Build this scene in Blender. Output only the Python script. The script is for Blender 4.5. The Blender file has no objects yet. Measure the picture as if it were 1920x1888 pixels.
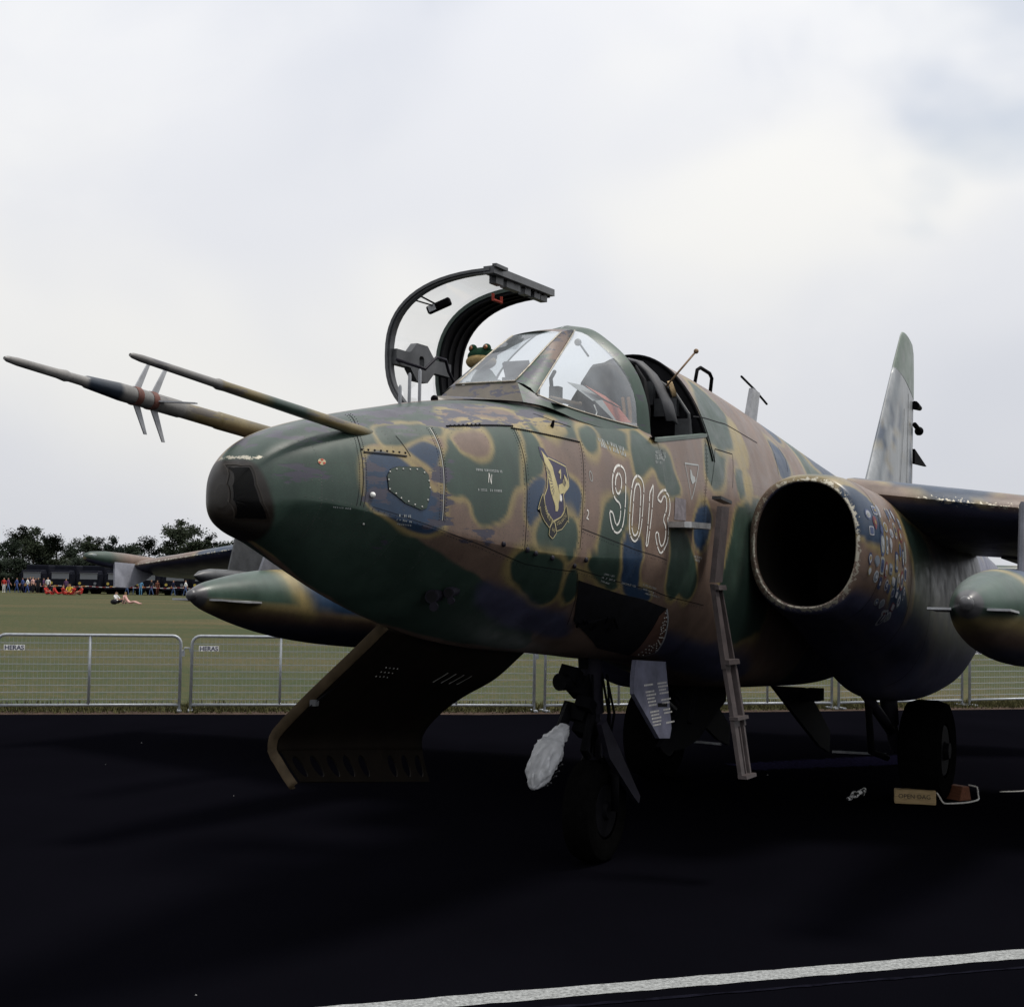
import bpy, bmesh, math, random
import numpy as np
from mathutils import Vector, Matrix, Euler, noise

random.seed(7)
R_ = math.radians
scene = bpy.context.scene

# ------------------------------------------------------------------ camera
CAM_H = 1.75
cam_d = bpy.data.cameras.new("camera")
cam_d.sensor_fit = 'HORIZONTAL'
cam_d.sensor_width = 36.0
cam_d.lens = 36.0 * 2780 / 1920
cam_d.clip_start = 0.05
cam_d.clip_end = 6000
cam = bpy.data.objects.new("camera", cam_d)
scene.collection.objects.link(cam)
_t, _r = R_(3.17), R_(1.0)
_F = Vector((0, math.cos(_t), math.sin(_t)))
_U0 = Vector((0, -math.sin(_t), math.cos(_t)))
_X0 = Vector((1, 0, 0))
_Rv = _X0 * math.cos(_r) + _U0 * math.sin(_r)
_Uv = _U0 * math.cos(_r) - _X0 * math.sin(_r)
_M = Matrix((_Rv, _Uv, -_F)).transposed().to_4x4()
_M.translation = Vector((0, 0, CAM_H))
cam.matrix_world = _M
scene.camera = cam

# ------------------------------------------------------------------ sky, sun, exposure
SUN_EL, SUN_AZ = R_(64), R_(80)        # azimuth measured from +Y (view) towards +X (right)
world = bpy.data.worlds.new("World")
scene.world = world
world.use_nodes = True
wn = world.node_tree.nodes
wl = world.node_tree.links
wn.clear()
w_out = wn.new('ShaderNodeOutputWorld')
w_bg = wn.new('ShaderNodeBackground')
w_bg.inputs[1].default_value = 1.0
wl.new(w_bg.outputs[0], w_out.inputs[0])
sky = wn.new('ShaderNodeTexSky')
sky.sky_type = 'NISHITA'
sky.sun_disc = False
sky.sun_elevation = SUN_EL
sky.sun_rotation = SUN_AZ
sky_gain = wn.new('ShaderNodeVectorMath'); sky_gain.operation = 'SCALE'
sky_gain.inputs['Scale'].default_value = 0.11
wl.new(sky.outputs[0], sky_gain.inputs[0])
wtc = wn.new('ShaderNodeTexCoord')
def wnoise(scale, detail, rough, dist, loc, sc=(1, 1, 1.25)):
    mp = wn.new('ShaderNodeMapping')
    mp.inputs['Location'].default_value = loc
    mp.inputs['Scale'].default_value = sc
    wl.new(wtc.outputs['Generated'], mp.inputs[0])
    n = wn.new('ShaderNodeTexNoise')
    n.inputs['Scale'].default_value = scale
    n.inputs['Detail'].default_value = detail
    n.inputs['Roughness'].default_value = rough
    n.inputs['Distortion'].default_value = dist
    wl.new(mp.outputs[0], n.inputs[0])
    return n.outputs[0]
def wramp(src, stops, interp='EASE'):
    r = wn.new('ShaderNodeValToRGB')
    r.color_ramp.interpolation = interp
    el = r.color_ramp.elements
    el[0].position, el[0].color = stops[0][0], stops[0][1]
    el[1].position, el[1].color = stops[-1][0], stops[-1][1]
    for p, c in stops[1:-1]:
        e = el.new(p); e.color = c
    wl.new(src, r.inputs[0])
    return r.outputs[0]
def wmix(fac, a, b, mode='MIX'):
    m = wn.new('ShaderNodeMix'); m.data_type = 'RGBA'; m.blend_type = mode
    if isinstance(fac, float): m.inputs[0].default_value = fac
    else: wl.new(fac, m.inputs[0])
    for i, v in ((6, a), (7, b)):
        if isinstance(v, tuple): m.inputs[i].default_value = v
        else: wl.new(v, m.inputs[i])
    return m.outputs[2]
big = wnoise(2.3, 3.0, 0.45, 0.4, (0.2, 0.55, 6.08))
puff = wnoise(4.2, 6.0, 0.5, 0.3, (8.67, 2.26, 4.11))
c_big = wramp(big, [(0.33, (0.73, 0.755, 0.82, 1)), (0.48, (0.82, 0.835, 0.88, 1)), (0.64, (0.945, 0.94, 0.92, 1))])
c_puff = wramp(puff, [(0.42, (0.0, 0.0, 0.0, 1)), (0.66, (1, 1, 1, 1))])
pf = wn.new('ShaderNodeMath'); pf.operation = 'MULTIPLY'; pf.inputs[1].default_value = 0.4
wl.new(c_puff, pf.inputs[0])
cloud = wmix(pf.outputs[0], c_big, (1.0, 0.995, 0.97, 1))
# overcast dome: brighter towards the zenith
sep = wn.new('ShaderNodeSeparateXYZ'); wl.new(wtc.outputs['Generated'], sep.inputs[0])
gr = wn.new('ShaderNodeMapRange')
gr.inputs[1].default_value = -0.02; gr.inputs[2].default_value = 1.0
gr.inputs[3].default_value = 0.79; gr.inputs[4].default_value = 1.5
wl.new(sep.outputs[2], gr.inputs[0])
cl2 = wn.new('ShaderNodeVectorMath'); cl2.operation = 'SCALE'
wl.new(cloud, cl2.inputs[0]); wl.new(gr.outputs[0], cl2.inputs['Scale'])
gap = wramp(wnoise(3.1, 4.5, 0.5, 0.3, (5.33, 2.88, 3.28)), [(0.66, (0, 0, 0, 1)), (0.80, (0.42, 0.42, 0.42, 1))])
sky_col = wmix(gap, cl2.outputs[0], sky_gain.outputs[0])
wl.new(sky_col, w_bg.inputs[0])

sun_d = bpy.data.lights.new("sun", 'SUN')
sun_d.energy = 3.0
sun_d.angle = R_(12)
sun_d.color = (1.0, 0.95, 0.87)
sun = bpy.data.objects.new("sun", sun_d)
scene.collection.objects.link(sun)
_sd = Vector((math.cos(SUN_EL) * math.sin(SUN_AZ), math.cos(SUN_EL) * math.cos(SUN_AZ), math.sin(SUN_EL)))
sun.rotation_euler = _sd.to_track_quat('Z', 'Y').to_euler()

vs = scene.view_settings
vs.view_transform = 'Standard'
vs.look = 'None'
vs.exposure = 0.0
vs.gamma = 1.0
vs.use_curve_mapping = False
scene.render.resolution_x = 1024
scene.render.resolution_y = 1006
cy = scene.cycles
cy.max_bounces = 6; cy.diffuse_bounces = 2; cy.glossy_bounces = 3; cy.transmission_bounces = 4; cy.transparent_max_bounces = 12
cy.caustics_reflective = False; cy.caustics_refractive = False
# ------------------------------------------------------------------ aircraft shape functions (a = metres aft of the nose, p = metres to port, z up)
#GEO-BEGIN
def pchip(xs, ys, x):
    xs = np.asarray(xs, float); ys = np.asarray(ys, float); x = np.clip(np.asarray(x, float), xs[0], xs[-1])
    h = np.diff(xs); d = np.diff(ys) / h
    m = np.zeros_like(ys)
    for i in range(1, len(xs) - 1):
        if d[i-1] * d[i] > 0:
            w1 = 2*h[i] + h[i-1]; w2 = h[i] + 2*h[i-1]
            m[i] = (w1 + w2) / (w1 / d[i-1] + w2 / d[i])
    m[0], m[-1] = d[0], d[-1]
    k = np.clip(np.searchsorted(xs, x, side='right') - 1, 0, len(xs) - 2)
    t = (x - xs[k]) / h[k]
    return ((1 + 2*t) * (1-t)**2 * ys[k] + t * (1-t)**2 * h[k] * m[k] + t*t*(3 - 2*t) * ys[k+1] + t*t*(t-1) * h[k] * m[k+1])
#            a     hw    zc    zt     zb    nt   nb
BODY = np.array([
 (-0.275, .030, 2.10, 2.145, 2.050, 2.2, 2.2),
 (-0.268, .066, 2.10, 2.180, 2.020, 2.4, 2.4),
 (-0.250, .098, 2.10, 2.215, 1.995, 2.6, 2.5),
 (-0.215, .130, 2.10, 2.256, 1.970, 2.7, 2.6),
 (-0.150, .166, 2.10, 2.308, 1.940, 2.7, 2.4),
 (-0.050, .205, 2.10, 2.365, 1.898, 2.6, 1.7),
 ( 0.10, .258, 2.09, 2.420, 1.830, 2.5, 1.35),
 ( 0.50, .365, 2.04, 2.520, 1.680, 2.4, 1.2),
 ( 1.00, .468, 1.97, 2.620, 1.545, 2.5, 1.18),
 ( 1.45, .550, 1.93, 2.700, 1.460, 2.6, 1.22),
 ( 2.00, .605, 1.91, 2.755, 1.400, 2.9, 1.32),
 ( 2.60, .640, 1.92, 2.790, 1.360, 3.4, 1.5),
 ( 3.10, .655, 1.95, 2.810, 1.320, 3.9, 1.8),
 ( 3.12, .656, 1.95, 3.330, 1.318, 2.15, 1.8),
 ( 4.07, .655, 2.00, 3.320, 1.250, 2.1, 2.3),
 ( 4.60, .645, 2.03, 3.300, 1.150, 2.0, 2.7),
 ( 5.20, .620, 2.05, 3.260, 1.040, 2.0, 3.0),
 ( 6.60, .600, 2.05, 3.120, 0.960, 2.0, 3.0),
 ( 7.90, .620, 1.95, 2.960, 0.920, 2.1, 3.0),
 ( 9.50, .640, 1.90, 2.780, 1.050, 2.2, 2.6),
 (11.50, .500, 1.95, 2.600, 1.350, 2.2, 2.3),
 (13.60, .280, 2.05, 2.400, 1.720, 2.2, 2.2),
])
def body_par(a):
    return [pchip(BODY[:, 0], BODY[:, i], a) for i in range(1, 7)]
def body_pt(a, phi):
    """phi 0 = crown, pi/2 = port side, pi = keel, negative = starboard"""
    a = np.asarray(a, float); phi = np.asarray(phi, float)
    hw, zc, zt, zb, nt, nb = body_par(a)
    s, c = np.sin(phi), np.cos(phi)
    n = np.where(c >= 0, nt, nb)
    p = hw * np.sign(s) * np.abs(s) ** (2 / n)
    z = zc + np.where(c >= 0, zt - zc, zc - zb) * np.sign(c) * np.abs(c) ** (2 / n)
    return np.stack([a + 0 * p, p, z], -1)
def body_nrm(a, phi, e=2e-3):
    u = body_pt(a + e, phi) - body_pt(a - e, phi)
    v = body_pt(a, phi + e) - body_pt(a, phi - e)
    n = np.cross(u, v)
    n /= np.linalg.norm(n, axis=-1, keepdims=True) + 1e-12
    return n
def body_phi(a, z):
    """phi on the port side at height z"""
    hw, zc, zt, zb, nt, nb = [float(v) for v in body_par(a)]
    if z >= zc:
        c = min(1.0, (z - zc) / (zt - zc)) ** (nt / 2)
    else:
        c = -min(1.0, (zc - z) / (zc - zb)) ** (nb / 2)
    return math.acos(max(-1, min(1, c)))
def th2phi(a, th):
    """polar angle about the section centre -> section parameter"""
    hw, zc, zt, zb, nt, nb = body_par(a)
    s, c = np.sin(th), np.cos(th)
    h = np.where(c >= 0, zt - zc, zc - zb); n = np.where(c >= 0, nt, nb)
    return np.arctan2(np.sign(s) * (np.abs(s) * h) ** (n / 2), np.sign(c) * (np.abs(c) * hw) ** (n / 2))
def skin_pt(a, th): return body_pt(a, th2phi(a, th))
def skin_nrm(a, th): return body_nrm(a, th2phi(a, th))
#           a     pc    zc     hw    hh    n
NAC = np.array([
 (4.690, 1.040, 2.065, .366, .441, 2.4),
 (4.705, 1.040, 2.065, .384, .459, 2.4),
 (4.760, 1.042, 2.063, .406, .480, 2.4),
 (4.950, 1.050, 2.045, .440, .510, 2.4),
 (5.400, 1.060, 1.970, .465, .560, 2.4),
 (6.000, 1.060, 1.850, .475, .660, 2.4),
 (6.800, 1.060, 1.690, .480, .800, 2.4),
 (7.700, 1.060, 1.640, .475, .800, 2.4),
 (8.600, 1.050, 1.640, .455, .770, 2.4),
 (9.600, 1.020, 1.680, .420, .660, 2.4),
 (10.60, 1.000, 1.740, .380, .520, 2.2),
 (11.60, .970, 1.800, .330, .380, 2.0),
])
def nac_pt(a, phi, side=1):
    a = np.asarray(a, float); phi = np.asarray(phi, float)
    pc, zc, hw, hh, n = [pchip(NAC[:, 0], NAC[:, i], a) for i in range(1, 6)]
    s, c = np.sin(phi), np.cos(phi)
    p = pc + hw * np.sign(s) * np.abs(s) ** (2 / n)
    z = zc + hh * np.sign(c) * np.abs(c) ** (2 / n)
    return np.stack([a + 0 * p, side * p, z], -1)
def nac_nrm(a, phi, e=2e-3):
    u = nac_pt(a + e, phi) - nac_pt(a - e, phi)
    v = nac_pt(a, phi + e) - nac_pt(a, phi - e)
    n = np.cross(u, v)
    return n / (np.linalg.norm(n, axis=-1, keepdims=True) + 1e-12)
#GEO-END
# ------------------------------------------------------------------ helpers
COL = scene.collection
def link(o, parent=None):
    COL.objects.link(o)
    if parent is not None: o.parent = parent
    return o
def tag(o, label=None, cat=None, group=None, kind=None):
    if label: o['label'] = label
    if cat: o['category'] = cat
    if group: o['group'] = group
    if kind: o['kind'] = kind
    return o
def empty(name, loc=(0, 0, 0), rz=0.0):
    o = bpy.data.objects.new(name, None)
    o.location = loc; o.rotation_euler = (0, 0, rz)
    o.empty_display_size = 0.2
    return link(o)
class MB:
    def __init__(s): s.v = []; s.f = []; s.m = []
    def add(s, vs_, fs, mi=0):
        k = len(s.v)
        s.v += [tuple(v) for v in vs_]
        s.f += [tuple(i + k for i in f) for f in fs]
        s.m += [mi] * len(fs)
        return s
    def box(s, c, d, rot=None, mi=0, taper=1.0):
        c = Vector(c); hx, hy, hz = d[0] / 2, d[1] / 2, d[2] / 2
        pts = []
        for z, k in ((-hz, 1.0), (hz, taper)):
            for x, y in ((-hx, -hy), (hx, -hy), (hx, hy), (-hx, hy)):
                p = Vector((x * k, y * k, z))
                if rot is not None: p = rot @ p
                pts.append(c + p)
        return s.add(pts, [(0, 3, 2, 1), (4, 5, 6, 7), (0, 1, 5, 4), (1, 2, 6, 5), (2, 3, 7, 6), (3, 0, 4, 7)], mi)
    def loft(s, rings, closed=True, cap=(False, False), mi=0):
        k = len(s.v); n = len(rings[0])
        for r in rings: s.v += [tuple(p) for p in r]
        m = n if closed else n - 1
        for i in range(len(rings) - 1):
            for j in range(m):
                a, b = k + i * n + j, k + i * n + (j + 1) % n
                s.f.append((a, b, b + n, a + n)); s.m.append(mi)
        if cap[0]: s.f.append(tuple(k + j for j in range(n))[::-1]); s.m.append(mi)
        if cap[1]: s.f.append(tuple(k + (len(rings) - 1) * n + j for j in range(n))); s.m.append(mi)
        return s
    def tube(s, pts, rad, n=8, cap=True, mi=0):
        pts = [Vector(p) for p in pts]
        if not isinstance(rad, (list, tuple)): rad = [rad] * len(pts)
        rings = []; prev = None
        for i, p in enumerate(pts):
            d = (pts[min(i + 1, len(pts) - 1)] - pts[max(i - 1, 0)])
            if d.length < 1e-9: d = Vector((0, 0, 1))
            d.normalize()
            if prev is None:
                x = d.orthogonal().normalized()
            else:
                x = prev - d * prev.dot(d)
                x = x.normalized() if x.length > 1e-6 else d.orthogonal().normalized()
            prev = x; y = d.cross(x)
            rings.append([p + (x * math.cos(2 * math.pi * j / n) + y * math.sin(2 * math.pi * j / n)) * rad[i] for j in range(n)])
        return s.loft(rings, True, (cap, cap), mi)
    def plate(s, pts, nrm, th, mi=0):
        nrm = Vector(nrm).normalized() * th / 2
        n = len(pts)
        A = [Vector(p) + nrm for p in pts]; B = [Vector(p) - nrm for p in pts]
        fs = [tuple(range(n)), tuple(range(2 * n - 1, n - 1, -1))]
        fs += [(j, n + j, n + (j + 1) % n, (j + 1) % n) for j in range(n)]
        return s.add(A + B, fs, mi)
    def grid(s, g, th=0.0, mi=0):
        """g: 2D list of points -> sheet"""
        k = len(s.v); n = len(g[0])
        for r in g: s.v += [tuple(p) for p in r]
        for i in range(len(g) - 1):
            for j in range(n - 1):
                a = k + i * n + j
                s.f.append((a, a + 1, a + n + 1, a + n)); s.m.append(mi)
        return s
    def ball(s, c, r, n=10, sc=(1, 1, 1), mi=0):
        c = Vector(c); rings = []
        for i in range(1, n):
            t = math.pi * i / n
            rings.append([c + Vector((r * sc[0] * math.sin(t) * math.cos(2*math.pi*j/(2*n)), r * sc[1] * math.sin(t) * math.sin(2*math.pi*j/(2*n)), r * sc[2] * math.cos(t))) for j in range(2 * n)])
        return s.loft(rings, True, (True, True), mi)
    def mesh(s, name):
        me = bpy.data.meshes.new(name)
        me.from_pydata(s.v, [], s.f)
        if any(s.m): me.polygons.foreach_set('material_index', s.m)
        me.update()
        return me
    def build(s, name, mats, parent=None, smooth=False, fix=True, angle=None):
        me = s.mesh(name)
        if fix:
            bm = bmesh.new(); bm.from_mesh(me)
            bmesh.ops.recalc_face_normals(bm, faces=bm.faces)
            bm.to_mesh(me); bm.free()
        for m in (mats if isinstance(mats, (list, tuple)) else [mats]): me.materials.append(m)
        if smooth:
            me.polygons.foreach_set('use_smooth', [True] * len(me.polygons))
            if angle: me.set_sharp_from_angle(angle=R_(angle))
        return link(bpy.data.objects.new(name, me), parent)

# ------------------------------------------------------------------ materials
def mat(name, col, rough=0.6, metal=0.0, spec=0.5, var=0.0, scale=8.0, bump=0.0, bscale=40.0, stretch=(1, 1, 1), coat=0.0):
    m = bpy.data.materials.new(name); m.use_nodes = True
    nt = m.node_tree; b = nt.nodes['Principled BSDF']
    b.inputs['Base Color'].default_value = (*col, 1)
    b.inputs['Roughness'].default_value = rough
    b.inputs['Metallic'].default_value = metal
    b.inputs['Specular IOR Level'].default_value = spec
    b.inputs['Coat Weight'].default_value = coat
    if var or bump:
        tc = nt.nodes.new('ShaderNodeTexCoord'); mp = nt.nodes.new('ShaderNodeMapping')
        mp.inputs['Scale'].default_value = stretch
        nt.links.new(tc.outputs['Object'], mp.inputs[0])
    if var:
        n = nt.nodes.new('ShaderNodeTexNoise'); n.inputs['Scale'].default_value = scale; n.inputs['Detail'].default_value = 6
        n.inputs['Roughness'].default_value = 0.65
        nt.links.new(mp.outputs[0], n.inputs[0])
        r = nt.nodes.new('ShaderNodeValToRGB')
        r.color_ramp.elements[0].position = 0.3; r.color_ramp.elements[1].position = 0.7
        r.color_ramp.elements[0].color = (*[c * (1 - var) for c in col], 1)
        r.color_ramp.elements[1].color = (*[min(1, c * (1 + var)) for c in col], 1)
        nt.links.new(n.outputs[0], r.inputs[0]); nt.links.new(r.outputs[0], b.inputs['Base Color'])
    if bump:
        n2 = nt.nodes.new('ShaderNodeTexNoise'); n2.inputs['Scale'].default_value = bscale; n2.inputs['Detail'].default_value = 4
        nt.links.new(mp.outputs[0], n2.inputs[0])
        bp = nt.nodes.new('ShaderNodeBump'); bp.inputs['Strength'].default_value = bump; bp.inputs['Distance'].default_value = 0.02
        nt.links.new(n2.outputs[0], bp.inputs['Height']); nt.links.new(bp.outputs[0], b.inputs['Normal'])
    return m
def glass_mat(name, tint=(0.9, 0.94, 0.95), alpha=0.25, rough=0.03, col=(0.6, 0.65, 0.7)):
    """thin pane: mostly transparent with fresnel sky reflection and a little dust"""
    m = bpy.data.materials.new(name); m.use_nodes = True
    nt = m.node_tree; nt.nodes.clear()
    o = nt.nodes.new('ShaderNodeOutputMaterial')
    tr = nt.nodes.new('ShaderNodeBsdfTransparent'); tr.inputs[0].default_value = (*tint, 1)
    gl = nt.nodes.new('ShaderNodeBsdfGlossy'); gl.inputs['Roughness'].default_value = rough
    df = nt.nodes.new('ShaderNodeBsdfDiffuse'); df.inputs[0].default_value = (*col, 1)
    fr = nt.nodes.new('ShaderNodeFresnel'); geo = nt.nodes.new('ShaderNodeNewGeometry'); io = nt.nodes.new('ShaderNodeMapRange'); io.inputs[3].default_value = 1.45; io.inputs[4].default_value = 1 / 1.45
    nt.links.new(geo.outputs['Backfacing'], io.inputs[0]); nt.links.new(io.outputs[0], fr.inputs[0])
    m1 = nt.nodes.new('ShaderNodeMixShader'); m2 = nt.nodes.new('ShaderNodeMixShader')
    tc = nt.nodes.new('ShaderNodeTexCoord'); n = nt.nodes.new('ShaderNodeTexNoise'); n.inputs['Scale'].default_value = 3.0; n.inputs['Detail'].default_value = 5
    nt.links.new(tc.outputs['Object'], n.inputs[0])
    mr = nt.nodes.new('ShaderNodeMapRange'); mr.inputs[1].default_value = 0.35; mr.inputs[2].default_value = 0.7
    mr.inputs[3].default_value = alpha * 0.4; mr.inputs[4].default_value = alpha * 1.3
    nt.links.new(n.outputs[0], mr.inputs[0])
    nt.links.new(mr.outputs[0], m1.inputs[0]); nt.links.new(tr.outputs[0], m1.inputs[1]); nt.links.new(df.outputs[0], m1.inputs[2])
    nt.links.new(fr.outputs[0], m2.inputs[0]); nt.links.new(m1.outputs[0], m2.inputs[1]); nt.links.new(gl.outputs[0], m2.inputs[2])
    nt.links.new(m2.outputs[0], o.inputs[0])
    return m
M = {}
def camo_material():
    m = bpy.data.materials.new('camouflage paint'); m.use_nodes = True
    nt = m.node_tree; N = nt.nodes.new; L = nt.links.new
    b = nt.nodes['Principled BSDF']
    at = N('ShaderNodeAttribute'); at.attribute_name = 'paint'
    ac = N('ShaderNodeAttribute'); ac.attribute_name = 'chip'
    tc = N('ShaderNodeTexCoord')
    def nz(scale, detail, sc=(1, 1, 1), rough=0.6):
        mp = N('ShaderNodeMapping'); mp.inputs['Scale'].default_value = sc
        L(tc.outputs['Object'], mp.inputs[0])
        n = N('ShaderNodeTexNoise'); n.inputs['Scale'].default_value = scale; n.inputs['Detail'].default_value = detail; n.inputs['Roughness'].default_value = rough
        L(mp.outputs[0], n.inputs[0]); return n.outputs[0]
    def rng(src, a, b_, c, d):
        r = N('ShaderNodeMapRange'); r.inputs[1].default_value = a; r.inputs[2].default_value = b_; r.inputs[3].default_value = c; r.inputs[4].default_value = d
        L(src, r.inputs[0]); return r.outputs[0]
    def math_(op, x, y):
        q = N('ShaderNodeMath'); q.operation = op
        for i, v in enumerate((x, y)):
            if isinstance(v, (int, float)): q.inputs[i].default_value = v
            else: L(v, q.inputs[i])
        return q.outputs[0]
    def mixc(fac, a, c, mode='MIX'):
        x = N('ShaderNodeMix'); x.data_type = 'RGBA'; x.blend_type = mode
        if isinstance(fac, (int, float)): x.inputs[0].default_value = fac
        else: L(fac, x.inputs[0])
        for i, v in ((6, a), (7, c)):
            if isinstance(v, tuple): x.inputs[i].default_value = v
            else: L(v, x.inputs[i])
        return x.outputs[2]
    # weathering: faded blotches, vertical streaks, grime speckle
    blot = rng(nz(3.0, 8, (1, 1, 1), 0.68), 0.3, 0.72, 0.72, 1.30)
    strk = rng(nz(5.0, 5, (2.2, 2.2, 0.22)), 0.35, 0.7, 0.86, 1.10)
    spk = rng(nz(120.0, 3), 0.3, 0.7, 0.88, 1.10)
    k = math_('MULTIPLY', math_('MULTIPLY', blot, strk), spk)
    sc = N('ShaderNodeVectorMath'); sc.operation = 'SCALE'
    L(at.outputs['Color'], sc.inputs[0]); L(k, sc.inputs['Scale'])
    # flaked paint: flakes drawn out along the airflow
    fl = math_('ADD', nz(9.0, 9, (0.45, 1.3, 2.6), 0.62), math_('MULTIPLY', ac.outputs['Fac'], 0.105))
    flm = rng(fl, 0.606, 0.620, 0.0, 1.0)
    flm = math_('MULTIPLY', flm, rng(ac.outputs['Fac'], 0.05, 0.4, 0.0, 1.0))
    few = rng(nz(38.0, 5, (0.6, 1, 1.3), 0.7), 0.685, 0.70, 0.0, 0.75)
    c1 = mixc(flm, sc.outputs[0], (0.042, 0.040, 0.058, 1))
    c2 = mixc(few, c1, (0.07, 0.068, 0.07, 1))
    ab = N('ShaderNodeAttribute'); ab.attribute_name = 'bare'
    bm_ = rng(math_('ADD', nz(34.0, 7, (1, 1, 1), 0.7), math_('MULTIPLY', ab.outputs['Fac'], 0.35)), 0.70, 0.74, 0.0, 1.0)
    bm_ = math_('MULTIPLY', bm_, rng(ab.outputs['Fac'], 0.02, 0.2, 0.0, 1.0))
    c3 = mixc(bm_, c2, (0.46, 0.43, 0.35, 1))
    L(c3, b.inputs['Base Color']); L(math_('MULTIPLY', bm_, 0.6), b.inputs['Metallic'])
    L(rng(nz(6.0, 6), 0.3, 0.7, 0.30, 0.50), b.inputs['Roughness'])
    b.inputs['Specular IOR Level'].default_value = 0.45
    bp = N('ShaderNodeBump'); bp.inputs['Strength'].default_value = 0.16; bp.inputs['Distance'].default_value = 0.006
    hh = math_('ADD', math_('MULTIPLY', flm, -0.6), math_('ADD', nz(2.2, 2), math_('MULTIPLY', nz(60, 3), 0.12)))
    L(hh, bp.inputs['Height']); L(bp.outputs[0], b.inputs['Normal'])
    return m
M['camo'] = camo_material()
M['black_metal'] = mat('black painted metal', (0.0035, 0.0035, 0.0045), 0.6, 0.0, 0.03, 0.4, 12)
M['dark_grey'] = mat('dark grey enamel', (0.05, 0.053, 0.058), 0.45, 0.0, 0.5, 0.35, 10)
M['interior'] = mat('dark cockpit lining', (0.006, 0.006, 0.008), 0.75, 0, 0.15, 0.5, 14)
M['steel'] = mat('worn bare steel', (0.42, 0.42, 0.42), 0.38, 0.9, 0.5, 0.3, 18)
M['pale_metal'] = mat('pale grey metal', (0.34, 0.35, 0.37), 0.5, 0.2, 0.5, 0.25, 14)
M['gear_grey'] = mat('grey gear paint', (0.015, 0.014, 0.021), 0.5, 0, 0.12, 0.35, 10)
M['rubber'] = mat('tyre rubber', (0.0032, 0.0032, 0.0032), 0.95, 0, 0.0, 0.3, 20)
M['brass'] = mat('worn brown primer', (0.16, 0.10, 0.055), 0.55, 0.1, 0.4, 0.35, 9)
M['ladder'] = mat('worn aluminium ladder', (0.055, 0.043, 0.043), 0.5, 0.3, 0.5, 0.35, 14)
M['white_paint'] = mat('white stencil paint', (0.62, 0.61, 0.58), 0.6, 0, 0.3, 0.2, 25)
M['red_paint'] = mat('red paint', (0.36, 0.05, 0.03), 0.6, 0, 0.3, 0.15, 20)
M['glass'] = glass_mat('windscreen glass', alpha=0.22)
M['glass_clear'] = glass_mat('canopy glass', (0.97, 0.975, 0.98), 0.03)
M['seam'] = mat('dark panel gap', (0.012, 0.012, 0.014), 0.8, 0, 0.1)
M['screw'] = mat('worn screw head', (0.33, 0.33, 0.31), 0.45, 0.5)
M['lens'] = mat('dark laser window', (0.003, 0.003, 0.003), 0.25, 0, 0.12)
# ------------------------------------------------------------------ setting: asphalt, grass, painted line
def ground_sheet(name, pts, z, m, sub=None):
    mb = MB(); mb.add([(x, y, z) for x, y in pts], [tuple(range(len(pts)))])
    o = mb.build(name, m); tag(o, kind='structure'); return o
def asphalt_material():
    m = bpy.data.materials.new('black asphalt'); m.use_nodes = True
    nt = m.node_tree; N = nt.nodes.new; L = nt.links.new; b = nt.nodes['Principled BSDF']
    tc = N('ShaderNodeTexCoord')
    def nz(s, d, sc=(1, 1, 1)):
        mp = N('ShaderNodeMapping'); mp.inputs['Scale'].default_value = sc; L(tc.outputs['Object'], mp.inputs[0])
        n = N('ShaderNodeTexNoise'); n.inputs['Scale'].default_value = s; n.inputs['Detail'].default_value = d; L(mp.outputs[0], n.inputs[0]); return n.outputs[0]
    r = N('ShaderNodeValToRGB'); e = r.color_ramp.elements
    e[0].position = 0.34; e[0].color = (0.0019, 0.0019, 0.0029, 1)
    e[1].position = 0.70; e[1].color = (0.0034, 0.0033, 0.0052, 1)
    mx = N('ShaderNodeMix'); mx.data_type = 'FLOAT'; mx.inputs[0].default_value = 0.5
    L(nz(0.55, 5, (1, 0.5, 1)), mx.inputs[2]); L(nz(160, 2), mx.inputs[3]); L(mx.outputs[0], r.inputs[0])
    L(r.outputs[0], b.inputs['Base Color'])
    b.inputs['Roughness'].default_value = 0.9; b.inputs['Specular IOR Level'].default_value = 0.0
    bp = N('ShaderNodeBump'); bp.inputs['Strength'].default_value = 0.35; bp.inputs['Distance'].default_value = 0.006
    L(nz(190, 3), bp.inputs['Height']); L(bp.outputs[0], b.inputs['Normal'])
    return m
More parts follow.
